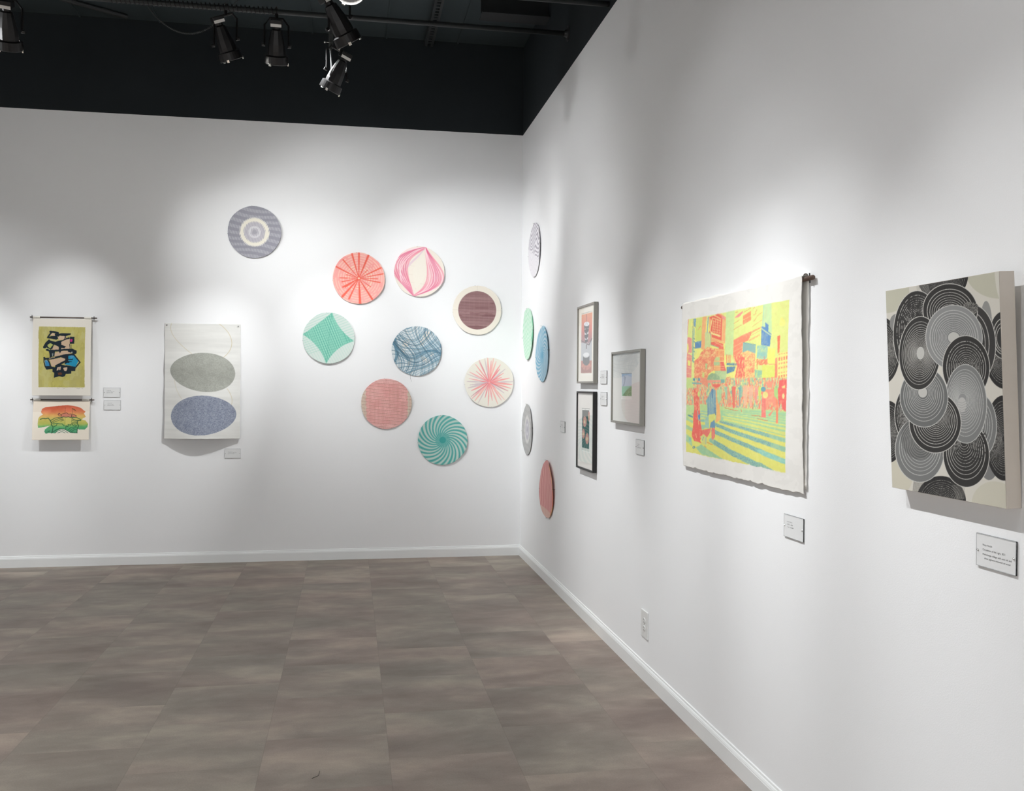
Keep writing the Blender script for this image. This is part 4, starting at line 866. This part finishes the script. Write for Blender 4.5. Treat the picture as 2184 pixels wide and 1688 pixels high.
    band_([(600, 810), (680, 850), (1000, 985), (1300, 1110), (1500, 1200), (1960, 1385)], 70, 90); band_([(560, 990), (640, 1040), (900, 1200), (1200, 1350), (1500, 1490), (1680, 1590)], 84, 130)
    p.poly([(1400, 1150), (1560, 1180), (1960, 1350), (1960, 1440), (1500, 1260)], (140, 204, 190)); p.poly([(240, 1130), (360, 1075), (480, 1160), (790, 1360), (360, 1265)], (158, 206, 160))
    for a, b, w_ in (((830, 590), (1960, 860), 40), ((800, 540), (1960, 770), 26), ((860, 500), (1960, 700), 16), ((800, 465), (1960, 640), 11), ((800, 430), (1960, 590), 8), ((1000, 425), (1960, 540), 6)):
        p.stroke([a, ((a[0]+b[0])/2, (a[1]+b[1])/2-12), b], w_, (224, 228, 124) if w_ > 12 else (210, 226, 140), .9, w_*1.5)
    for y in (455, 505, 560): p.stroke([(370, y-20), (500, y+6)], 26, (156, 206, 176)); p.stroke([(370, y), (500, y+22)], 12, (224, 228, 130))
    p.poly([(360, 590), (480, 600), (470, 650), (350, 640)], (140, 196, 180)); p.poly([(350, 690), (450, 700), (450, 760), (390, 790), (370, 760)], (160, 206, 168))
    for q in ([(55, 540), (200, 620), (195, 670), (55, 600)], [(52, 690), (190, 760), (190, 830), (52, 770)], [(52, 870), (160, 950), (180, 1120), (52, 1010)]): p.poly(q, (168, 208, 156))
    p.poly([(110, 940), (150, 950), (145, 1030), (110, 1020)], (130, 194, 186)); p.poly([(85, 510), (140, 505), (200, 540), (195, 562), (120, 535)], (88, 140, 150)); p.stroke([(185, 485), (208, 488)], 12, (90, 130, 140)); p.ell(205, 1135, 28, 24, (96, 140, 160)); p.ell(205, 1135, 10, 8, (228, 226, 120))
    red = (240, 104, 94)
    p.poly([(225, 0), (310, 0), (340, 160), (345, 420), (352, 640), (392, 880), (335, 1000), (365, 1060), (300, 1020), (215, 1015), (165, 900), (205, 700), (205, 520), (230, 400), (215, 100)], red); p.clip = m0 & (st > .52); p.poly([(225, 0), (310, 0), (340, 160), (345, 420), (240, 450), (215, 100)], (244, 158, 120)); p.clip = m0
    p.stroke([(250, 870), (262, 940)], 9, LY); p.stroke([(310, 620), (318, 690)], 9, LY); p.ell(325, 110, 24, 50, (214, 226, 130)); p.stroke([(300, 430), (310, 590), (340, 620)], 16, (150, 192, 186)); p.poly([(305, 520), (355, 480), (345, 590), (320, 590)], (92, 132, 184))
    p.poly([(600, 5), (670, 40), (676, 300), (672, 480), (640, 500), (530, 500), (500, 560), (495, 280), (470, 255), (560, 80)], (124, 164, 180)); [p.stroke([(x, 120), (x-14, 490)], 9, (158, 196, 188)) for x in (545, 585, 620)]; p.stroke([(600, 20), (600, 180)], 26, (92, 136, 176)); p.stroke([(650, 380), (660, 500)], 26, (98, 134, 162)); p.stroke([(520, 380), (505, 540)], 14, (98, 134, 172)); p.poly([(470, 255), (510, 160), (530, 270)], (130, 180, 178))
    p.poly([(440, 600), (520, 510), (530, 760), (450, 755)], (156, 200, 180)); p.poly([(525, 510), (650, 480), (655, 600), (570, 660), (525, 650)], (220, 224, 120)); p.poly([(560, 660), (640, 600), (650, 755), (540, 750)], (106, 150, 182))
    p.poly([(575, 760), (640, 755), (640, 925), (590, 990), (570, 960)], (238, 122, 112)); p.poly([(375, 800), (560, 760), (545, 840), (480, 935), (390, 870)], (238, 120, 108)); p.poly([(340, 920), (420, 880), (470, 960), (460, 1090), (380, 1050)], (216, 218, 130)); p.stroke([(405, 930), (385, 990)], 14, (110, 150, 170)); p.stroke([(455, 940), (450, 1060)], 14, (156, 190, 176)); p.stroke([(470, 1025), (580, 1078)], 10, (226, 110, 70)); p.stroke([(415, 1100), (450, 1125)], 8, (226, 110, 70))
    p.poly([(665, 0), (695, 0), (690, 200), (740, 310), (765, 590), (660, 660), (680, 480), (672, 200)], (245, 180, 116)); p.poly([(690, 30), (790, 20), (780, 220), (720, 300), (700, 200)], (178, 216, 158))
    for x, w_, y1, col in ((1020, 70, 370, red), (880, 60, 200, (150, 200, 170)), (915, 40, 320, (240, 150, 120)), (1165, 60, 160, (140, 196, 170)), (1135, 34, 340, (112, 168, 176)), (1240, 110, 300, (244, 186, 150)), (1340, 90, 320, (240, 176, 150)), (1440, 60, 260, (238, 150, 140)), (1505, 60, 220, (202, 230, 110))): p.stroke([(x, 0), (x-5, y1)], w_, col, .85, w_*.5)
    [p.stroke(q, 9, (226, 104, 72)) for q in ([(840, 370), (970, 405), (1095, 430)], [(1150, 400), (1165, 450)], [(1380, 260), (1375, 395)], [(1350, 508), (1480, 530), (1610, 555)], [(1460, 575), (1640, 620)])]
    p.poly([(1545, 60), (1620, 20), (1760, 20), (1830, 180), (1800, 330), (1680, 535), (1650, 500), (1770, 385), (1720, 290), (1605, 400), (1612, 555), (1528, 555), (1530, 400)], (243, 150, 124)); p.poly([(1545, 180), (1610, 200), (1605, 555), (1530, 550)], (241, 128, 118)); p.ell(1565, 20, 44, 46, (100, 160, 178)); p.ell(1600, 130, 48, 62, (236, 224, 136)); p.poly([(1795, 180), (1830, 260), (1826, 670), (1790, 665)], (243, 138, 104)); p.poly([(1755, 0), (1820, 0), (1825, 220), (1760, 150)], (176, 214, 130))
    p.poly([(1822, 0), (1990, 0), (1975, 450), (1905, 400), (1880, 230), (1850, 400), (1830, 200)], (241, 104, 100)); p.ell(1920, 150, 22, 50, (236, 220, 150))
    p.clip = None
    p.clip = ins; lt = fbm(u*50, v*60, 44, 3); p.fill(lt > .63, (250, 238, 170), .16); p.fill(lt < .36, (214, 170, 120), .10); p.clip = None
    p.fill(ins, (246, 242, 222), .09)
    g = fbm(p.X*.05, p.Y*.05, 9); p.fill((~ins) & (g > .55), (230, 228, 223), .5)
    return p.out()
t = empty('hanging_scroll', (0, -4.40, 1.84), 'large white paper scroll with a yellow and red city crossing print', 'scroll')
def _cc(U, V):   # slight billow, corner nearest the camera curls back to the wall
    return .002+.010*np.sin(V*PI)*np.sin(U*PI)-.011*(1-V)**2-.004*(1-V)**3*U**6
hang_paper('paper', 'R', -3.849, -4.903, 1.846, 1.132, city_paper(), t, .023, _cc, .0011, wav=.005, seed=2, zedge=.016)
# the same sheet folded over the rod, its back layer close to the wall
back = np.empty((40, 60, 3)); back[:] = (236, 234, 229)
hang_paper('back_fold', 'R', -3.86, -4.912, 1.842, 1.150, back, t, .005, lambda U, V: .001*np.sin(V*9), .001, wav=.001, seed=6, zedge=.02)
L_ = Vector(t.location); bm = bmesh.new(); fold = []
for k in range(9):
    a_ = PI*k/8; fold.append((-.0135+.0095*math.cos(a_+PI), 1.844+.0095*math.sin(a_)))
rows = [[bm.verts.new(Vector((x, y, z+.0016*math.sin(y*37)))-L_) for y in np.linspace(-3.853, -4.906, 60)] for x, z in fold]
for a_, b_ in zip(rows, rows[1:]):
    for i in range(59): bm.faces.new((a_[i], a_[i+1], b_[i+1], b_[i]))
finish('top_fold', bm, PAPERW, t, True)
rod(t, 'R', -3.822, -4.95, 1.836, .0125, .0078); nails(t, 'R', (-3.836, -4.93), 1.836, .006)

# ---- black ringed canvas and its neighbour at the frame edge
def canvas_paint(nu, nv):
    cs = [(1888.1, 620), (2129.8, 577.1), (2140.1, 1083.3), (1898.1, 1038.9)]
    p = Paint(nu, nv, cs, (214, 210, 200)); p.T(1870, 560, 4.965)
    lc = lambda x, y: (x*1.1176, 1489.5+y*1.1176)
    BGC = (196, 194, 176)
    p.ell(85, 300, 255, 232, BGC); p.ell(1290, 90, 350, 285, BGC); p.ell(*lc(90, 680), 260, 260, (208, 203, 186)); p.ell(*lc(1090, 940), 240, 232, (206, 202, 186)); p.ell(1330, 0, 90, 420, (214, 211, 200))
    DK = (58, 57, 56); DL = (212, 210, 204); GR = (124, 125, 124); GL = (204, 204, 200)
    def fam(c0, r0, c1, r1, n, base, line, lw=.30, edge=True, hole=None, rot=0, dash=0, pw=.68, base2=None, hcol=None):
        n = round(n*.78) if pw < .8 else n
        for k in range(n):
            f = (k/n)**pw if pw != 1 else k/n; g = ((k+1)/n)**pw if pw != 1 else (k+1)/n
            cx, cy = c0[0]+(c1[0]-c0[0])*f, c0[1]+(c1[1]-c0[1])*f; rx, ry = r0[0]+(r1[0]-r0[0])*f, r0[1]+(r1[1]-r0[1])*f
            dr = (g-f)*(r0[0]-r1[0]); b = base if base2 is None else tuple(np.array(base)*(1-f)+np.array(base2)*f)
            if k > 0 or edge:
                w_ = max(4.2, dr*lw) if k else 7
                p.ell(cx, cy, rx, ry, line, .95 if k else 1, rot)
                p.ell(cx, cy, rx-w_, ry-w_, b, 1, rot)
            else: p.ell(cx, cy, rx, ry, b, 1, rot)
        if hole: p.ell(c1[0], c1[1], hole[0], hole[1], hcol or (196, 195, 190), 1, rot)
    X0 = (p.X-1870)*4.965; Y0 = (p.Y-560)*4.965
    def dashes(cx, cy, rx, ry, seed, th=.6, a=.62, col=(58, 57, 56)):   # break the thin rings into strokes
        m = fbm(np.arctan2((Y0-cy)/ry, (X0-cx)/rx)*22+200, np.hypot((X0-cx)/rx, (Y0-cy)/ry)*12+3, seed, 2) > th
        o = p.clip; p.clip = m if o is None else (o & m); p.ell(cx, cy, rx, ry, col, a); p.clip = o
    # background clusters
    fam((690, 110), (275, 300), (690, 130), (30, 30), 26, (50, 49, 49), (150, 148, 144), .2, False); dashes(690, 110, 270, 300, 3, .45)
    fam((50, 930), (185, 355), (60, 940), (12, 20), 22, (54, 53, 53), (176, 174, 168), .22, False); dashes(50, 930, 185, 355, 4, .6)
    p.ell(200, 640, 70, 100, (140, 140, 138)); p.ell(*lc(1040, 470), 120, 280, (128, 128, 127)); p.ell(1150, 640, 60, 240, (150, 150, 147))
    fam((1335, 930), (215, 400), (1330, 940), (14, 20), 24, (50, 49, 49), (178, 176, 170), .22, False); dashes(1335, 930, 215, 400, 5, .58)
    fam((1330, 760), (150, 255), (1330, 800), (60, 100), 5, (60, 60, 59), (206, 203, 196), .4); fam((100, 1790), (178, 330), (110, 1800), (12, 20), 22, (52, 51, 51), (172, 170, 165), .22, False); dashes(100, 1790, 178, 330, 6, .55)
    fam((1320, 1850), (200, 450), (1320, 1860), (14, 20), 24, (50, 49, 49), (178, 176, 170), .24, False); dashes(1320, 1850, 200, 450, 7, .58)
    fam((655, 2520), (262, 265), (655, 2560), (20, 20), 20, (48, 47, 47), (170, 168, 162), .22, False); dashes(655, 2520, 262, 265, 8, .5)
    for k in range(14): p.stroke([(420+k*9, 230+2), (432+k*12, 420)], 4, (170, 168, 162), .8); p.stroke([lc(330+k*7, 740), lc(318+k*8, 860)], 4, (80, 79, 78), .8); p.stroke([lc(690+k*9, 770), lc(738-k*1+k*6, 900)], 4, (150, 148, 142), .7)
    # main rings, back to front
    fam((425, 770), (262, 480), (440, 640), (60, 90), 16, DK, DL, .22); dashes(425, 770, 250, 465, 11, .52, .9)
    fam((1010, 860), (240, 420), (900, 830), (40, 60), 12, (66, 65, 64), DL, .24)
    fam((770, 500), (292, 285), (770, 560), (40, 30), 15, DK, DL, .22)
    p.ell(980, 470, 90, 60, (50, 49, 49), .85); dashes(980, 480, 85, 70, 12, .5, 1, (150, 148, 142))
    fam((1085, 1720), (165, 330), (1060, 1700), (20, 40), 9, GR, GL, .22); fam((365, 1610), (195, 330), (350, 1620), (15, 30), 18, DK, DL, .2); dashes(365, 1610, 190, 320, 13, .6)
    fam((435, 1980), (262, 345), (450, 1860), (30, 40), 17, GR, GL, .22); p.ell(430, 1850, 190, 230, DK, .30)
    fam((925, 2030), (246, 345), (900, 1880), (30, 40), 16, DK, DL, .24); dashes(960, 1900, 190, 240, 15, .6, .8)
    m10 = lambda: fam((808, 790), (302, 348), (805, 790), (66, 60), 15, (146, 147, 146), (206, 205, 202), .24, base2=(124, 125, 125), hole=(62, 58), pw=.66)
    m10()
    fam((932, 1105), (252, 340), (940, 1120), (30, 40), 16, DK, DL, .22, pw=.66); dashes(930, 1010, 190, 210, 16, .66, .9)
    fam((925, 1490), (224, 420), (890, 1440), (40, 50), 18, (130, 131, 130), GL, .22, base2=(150, 151, 150), pw=.66)
    p.ell(885, 1500, 46, 78, (188, 187, 184)); [p.stroke([(842, 1470+k*26), (885, 1482+k*26), (928, 1462+k*26)], 3.5, (150, 150, 148)) for k in range(5)]
    fam((600, 1690), (277, 325), (610, 1640), (30, 30), 18, DK, DL, .24, pw=.66); 
    fam((485, 1420), (256, 322), (472, 1370), (52, 60), 14, (112, 113, 112), GL, .2, hole=(48, 56), pw=.66)
    fam((445, 955), (222, 392), (452, 955), (42, 70), 19, (60, 59, 58), DL, .18, hole=(42, 70), pw=.64, rot=.06)
    p.clip = (X0 < 740) & (Y0 < 1150) & (((X0-932)/252)**2+((Y0-1105)/340)**2 > 1); m10(); p.clip = None
    return p.out()
CANV = mat('canvas_side', (212, 204, 194), .8, bump=.1, var=.04, vscale=20)
def leaning(label, ytop, ybot, zb, zt, wd, cols, group='ringed canvases'):
    """panel leaning forward at the top; local frame: X off the wall(-), Y along wall, Z up the panel"""
    t = empty('canvas_panel', (-.0008, ytop, zb), label, 'painting', group)
    H = (zt-zb); th = .037; t.rotation_euler = (0, -math.atan2(.026, H), 0)
    bm = bmesh.new(); box(bm, -th, 0, -wd/2, wd/2, 0, H, .0012); finish('panel', bm, CANV, t)
    bm = bmesh.new(); box(bm, 0, .0205, -.11, .11, .44, .465); finish('hanging_cleat', bm, mat('bare_wood', (170, 140, 105), .7), t)
    grid_obj('painted_face', cols, lambda U, V: (U*0-(th+.0006), wd/2-.001-(wd-.002)*U, .001+(H-.002)*V), t)
    return t
cvs = canvas_paint(400, 500)
leaning('large beige canvas of overlapping black and grey ringed discs', -5.630, 0, 1.216, 1.744, .420, cvs)
leaning('neighbouring canvas cut off by the right edge of the picture', -6.127, 0, 1.214, 1.742, .420, cvs[:, ::-1][::-1])

# ---- acrylic wall labels
ACE = mat('acrylic_edge_shade', (184, 186, 188), .25); TXT = mat('label_ink', (70, 70, 72), .7); LABP = mat('label_back', (226, 227, 227), .6)
def wall_label(wall_, a, z, label, lines, w=.127, h=.077, text=None, seed=0):
    """a = image-left edge coordinate, z = top"""
    sg = 1 if wall_ == 'B' else -1
    ac = a+sg*w/2; t = empty('wall_label', place(wall_, ac, z-h/2, 0), label, 'label', 'clear acrylic labels beside the art')
    if wall_ == 'R': t.rotation_euler = (0, 0, -PI/2)
    bm = bmesh.new(); box(bm, -w/2, w/2, -.0045, -.0006, -h/2, h/2, .0006); finish('plate', bm, LABP, t)
    bm = bmesh.new(); e = .0016
    for (a0, a1, z0, z1) in ((-w/2, w/2, h/2-e, h/2), (-w/2, w/2, -h/2, -h/2+e), (-w/2, -w/2+e*.4, -h/2, h/2), (w/2-e, w/2, -h/2, h/2)): box(bm, a0, a1, -.0052, -.0012, z0, z1)
    finish('shaded_edge', bm, ACE, t)['label'] = 'acrylic edge with its shadow line coloured in grey'  # grey strips: acrylic edge with the label's shadow lines painted in
    for s in (-1, 1):
        bm = bmesh.new(); lathe(bm, [(.0026, 0), (.0026, .0015), (.0010, .0035)], 12, Matrix.Translation((s*(w/2-.006), -.0045, -.001)) @ Matrix.Rotation(PI/2, 4, 'X')); tube(bm, [(s*(w/2-.006), -.0045, -.001), (s*(w/2-.006), .0, -.001)], .001, 6)
        finish('screw', bm, STEEL, t)['label'] = 'small steel screw'
    if text:
        for k, (s, dx, dz) in enumerate(text):
            cu = bpy.data.curves.new('lettering', 'FONT'); cu.body = s; cu.size = .0062; cu.extrude = 0
            to = bpy.data.objects.new('tmp', cu); COL.objects.link(to); bpy.context.view_layer.update()
            me = bpy.data.meshes.new_from_object(to.evaluated_get(bpy.context.evaluated_depsgraph_get())); bpy.data.objects.remove(to)
            me.materials.clear(); me.materials.append(TXT); me.transform(Matrix.Translation((-w/2+dx, -.0047, h/2-dz)) @ Matrix.Rotation(PI/2, 4, 'X'))
            o = bpy.data.objects.new('lettering', me); COL.objects.link(o); o.parent = t
    else:                                                # too small to read: word-shaped rows of fine strokes
        R_ = random.Random(seed); bm = bmesh.new()
        for k, (L, dx) in enumerate(lines):
            x = -w/2+dx; zz = h/2-.026-k*.0088
            while x < -w/2+dx+L:
                hh = R_.choice([.0028, .0028, .0042]); v = [bm.verts.new(q) for q in ((x, -.0047, zz), (x+.0007, -.0047, zz), (x+.0007, -.0047, zz+hh), (x, -.0047, zz+hh))]; bm.faces.new(v)
                if R_.random() < .55: v = [bm.verts.new(q) for q in ((x, -.0047, zz+.0022), (x+.0018, -.0047, zz+.0022), (x+.0018, -.0047, zz+.0029), (x, -.0047, zz+.0029))]; bm.faces.new(v)
                x += R_.choice([.0016, .0018, .0020, .0042])
        finish('lettering', bm, TXT, t)
    return t
wall_label('B', -3.444, 1.444, 'clear wall label beside the scrolls, upper of the two', [(.032, .024), (.062, .022), (.050, .022)], seed=1)
wall_label('B', -3.440, 1.341, 'clear wall label beside the scrolls, lower of the two', [(.034, .028), (.045, .025), (.050, .025)], seed=2)
wall_label('B', -2.497, .943, 'clear wall label under the print with two ovals', [(.040, .026), (.068, .026), (.050, .026)], seed=3)
wall_label('R', -1.490, 1.235, 'clear wall label between the round prints and the frames', [(.03, .025), (.045, .025), (.04, .025)], seed=4)
wall_label('R', -2.494, 1.574, 'clear wall label right of the stacked frames, upper one', [(.04, .022), (.05, .022), (.048, .022)], seed=5)
wall_label('R', -2.498, 1.447, 'clear wall label right of the stacked frames, lower one', [(.04, .022), (.03, .022), (.048, .022)], seed=6)
wall_label('R', -3.163, 1.208, 'clear wall label under the small landscape picture', [(.038, .02), (.034, .02), (.056, .02)], seed=7)
wall_label('R', -4.760, 1.049, 'clear wall label below the yellow city print', [(.036, .022), (.038, .022), (.046, .022)], w=.131, seed=8)
wall_label('R', -5.703, 1.139, 'clear wall label with readable text below the black ringed canvas', None, text=[('Patsy Hudak', .021, .027), ('Circulation of the Light, 2021', .021, .038), ('Mokuhanga collage with sumi ink and', .021, .049), ('silver pigment mounted on wood', .027, .058)])

# ---- power outlet
t = empty('power_outlet', (0, -3.323, .213), 'white electrical outlet low on the right wall', 'outlet')
PL = mat('white_plastic', (228, 229, 228), .35)
bm = bmesh.new(); box(bm, -.006, -.0002, -.0505, .0505, 0, .137, .0025); finish('cover_plate', bm, PL, t)
SL = mat('dark_slot', (60, 58, 56), .6)
for zc in (.049, .088):
    bm = bmesh.new(); lathe(bm, [(.0175, 0), (.0172, .0022)], 28, Matrix.Translation((-.006, 0, zc)) @ Matrix.Rotation(-PI/2, 4, 'Y') @ Matrix.Diagonal((.8, 1, 1, 1))); r_ = finish('receptacle', bm, PL, t)
    for dy in (-.0065, .0065):
        bm = bmesh.new(); box(bm, -.0087, -.0080, dy-.0013, dy+.0013, zc, zc+.009); finish('slot', bm, SL, r_)
    bm = bmesh.new(); lathe(bm, [(.0027, 0), (.0027, .0006)], 12, Matrix.Translation((-.0082, 0, zc-.008)) @ Matrix.Rotation(-PI/2, 4, 'Y')); finish('slot', bm, SL, r_)
bm = bmesh.new(); lathe(bm, [(.0035, 0), (.0025, .0012)], 12, Matrix.Translation((-.006, 0, .0685)) @ Matrix.Rotation(-PI/2, 4, 'Y')); finish('screw', bm, STEEL, t)
# hair-fine scratch of thread on the floor
bm = bmesh.new(); P0 = unproject(665, 1661, 2, .001); P1 = unproject(682, 1645, 2, .001); Pm = (P0+P1)/2+np.array([.01, -.01, 0])
tube(bm, [P0, Pm, P1], .0008, 5); tag(finish('thread', bm, mat('dark_thread', (70, 66, 66), .7)), 'short curved dark thread lying on the floor near the camera', 'thread')

# ------------------------------------------------------------------ lights
def spot(loc, tgt, power, deg, blend=.8, r=.03, col=(.98, .993, 1)):
    l = bpy.data.lights.new('spot_beam', 'SPOT'); l.energy = power; l.spot_size = math.radians(deg); l.spot_blend = blend
    l.shadow_soft_size = r; l.color = col
    o = bpy.data.objects.new('spot_beam', l); COL.objects.link(o); o.location = loc
    o.rotation_euler = (Vector(tgt)-Vector(loc)).to_track_quat('-Z', 'Y').to_euler()
    return o
KI = 49.0
SP = [
    (((-3.6, -1.5, 3.6), (-3.7, 0.0, 1.7), 35), 1.80),
    (((-3.6, -1.5, 3.6), (-1.95, 0.0, 2.2), 50), 1.67),
    (((-2.2, -1.5, 3.6), (-1.25, 0.0, 2.2), 95), 0.83),
    (((-1.97, -1.5, 3.6), (-0.2, 0.0, 2.2), 50), 2.21),
    (((-1.5, -1.5, 3.45), (-3.0, 0.0, 1.2), 35), 4.51),
    (((-1.5, -1.5, 3.45), (-1.6, 0.0, 1.7), 35), 1.45),
    (((-1.5, -1.5, 3.45), (-0.2, 0.0, 1.2), 35), 1.41),
    (((-4.9, -1.55, 3.6), (-0.2, 0.0, 1.4), 35), 1.97),
    (((-4.9, -1.55, 3.6), (0.0, -1.0, 2.0), 70), 1.98),
    (((-4.9, -1.55, 3.6), (-4.5, 0.0, 1.3), 35), 4.65),
    (((-1.8, -1.6, 3.75), (0.0, -0.7, 2.0), 70), 0.75),
    (((-1.8, -2.4, 3.75), (0.0, -2.4, 1.0), 35), 4.75),
    (((-1.8, -2.4, 3.75), (0.0, -1.5, 1.5), 95), 0.85),
    (((-1.8, -4.2, 3.75), (0.0, -5.1, 1.0), 35), 4.47),
    (((-1.8, -4.2, 3.75), (0.0, -4.65, 1.0), 50), 1.33),
    (((-1.8, -4.2, 3.75), (0.0, -3.75, 1.5), 35), 0.66),
    (((-1.8, -4.2, 3.75), (0.0, -3.3, 1.0), 35), 2.42),
    (((-1.8, -5.1, 3.75), (0.0, -6.0, 1.0), 35), 3.42),
    (((-1.8, -5.1, 3.75), (0.0, -4.2, 1.0), 35), 4.66),
    (((-5.0, -1.5, 3.6), (-4.1, 0, 0.9), 70), 1.19),
    (((-6.5, -3.0, 3.75), (-8.6, -3.0, 1.4), 70), 2.31),  # unseen room light, added for bounce off the left wall
    (((-6.5, -6.5, 3.75), (-8.6, -6.5, 1.4), 70), 18.95),  # another unseen one, added to raise the room's bounce
    (((-3.0, -9.0, 3.75), (-3.0, -11, 1.4), 80), 31.73),  # unseen, added so the front wall throws ambient light back
    (((-1.8, -6.6, 3.75), (0, -6.6, 2.2), 95), 1.12),
    (((-4, -4, 4.2), (-4, -4, 0), 120), 5.04),  # unseen overhead wash, added to brighten the floor
    (((-5, -8, 4.2), (-5, -8, 0), 120), 32.53),  # second added overhead wash, lifts the floor near the camera
    (((-1.97, -1.5, 3.6), (-1.5, 0, 1.5), 70), 0.82),
    (((-1.8, -4.2, 3.75), (0, -4.4, 1.3), 70), 0.81),
    (((-1.8, -1.6, 3.75), (0, -1.2, 1.6), 60), 1.63),
    (((-1.8, -2.4, 3.75), (0, -2.3, 1.3), 60), 0.75),
]
for (L_, T_, D_), I_ in SP: spot(L_, T_, I_*KI, D_, 1.0)
w = bpy.data.worlds.new('world'); sc.world = w; w.use_nodes = True
w.node_tree.nodes['Background'].inputs[0].default_value = (0, 0, 0, 1)
vs = sc.view_settings; vs.view_transform = 'Standard'; vs.look = 'None'; vs.gamma = 1; vs.use_curve_mapping = False; vs.exposure = 0
sc.display_settings.display_device = 'sRGB'
cy = sc.cycles; cy.max_bounces = 8; cy.diffuse_bounces = 6; cy.use_denoising = True
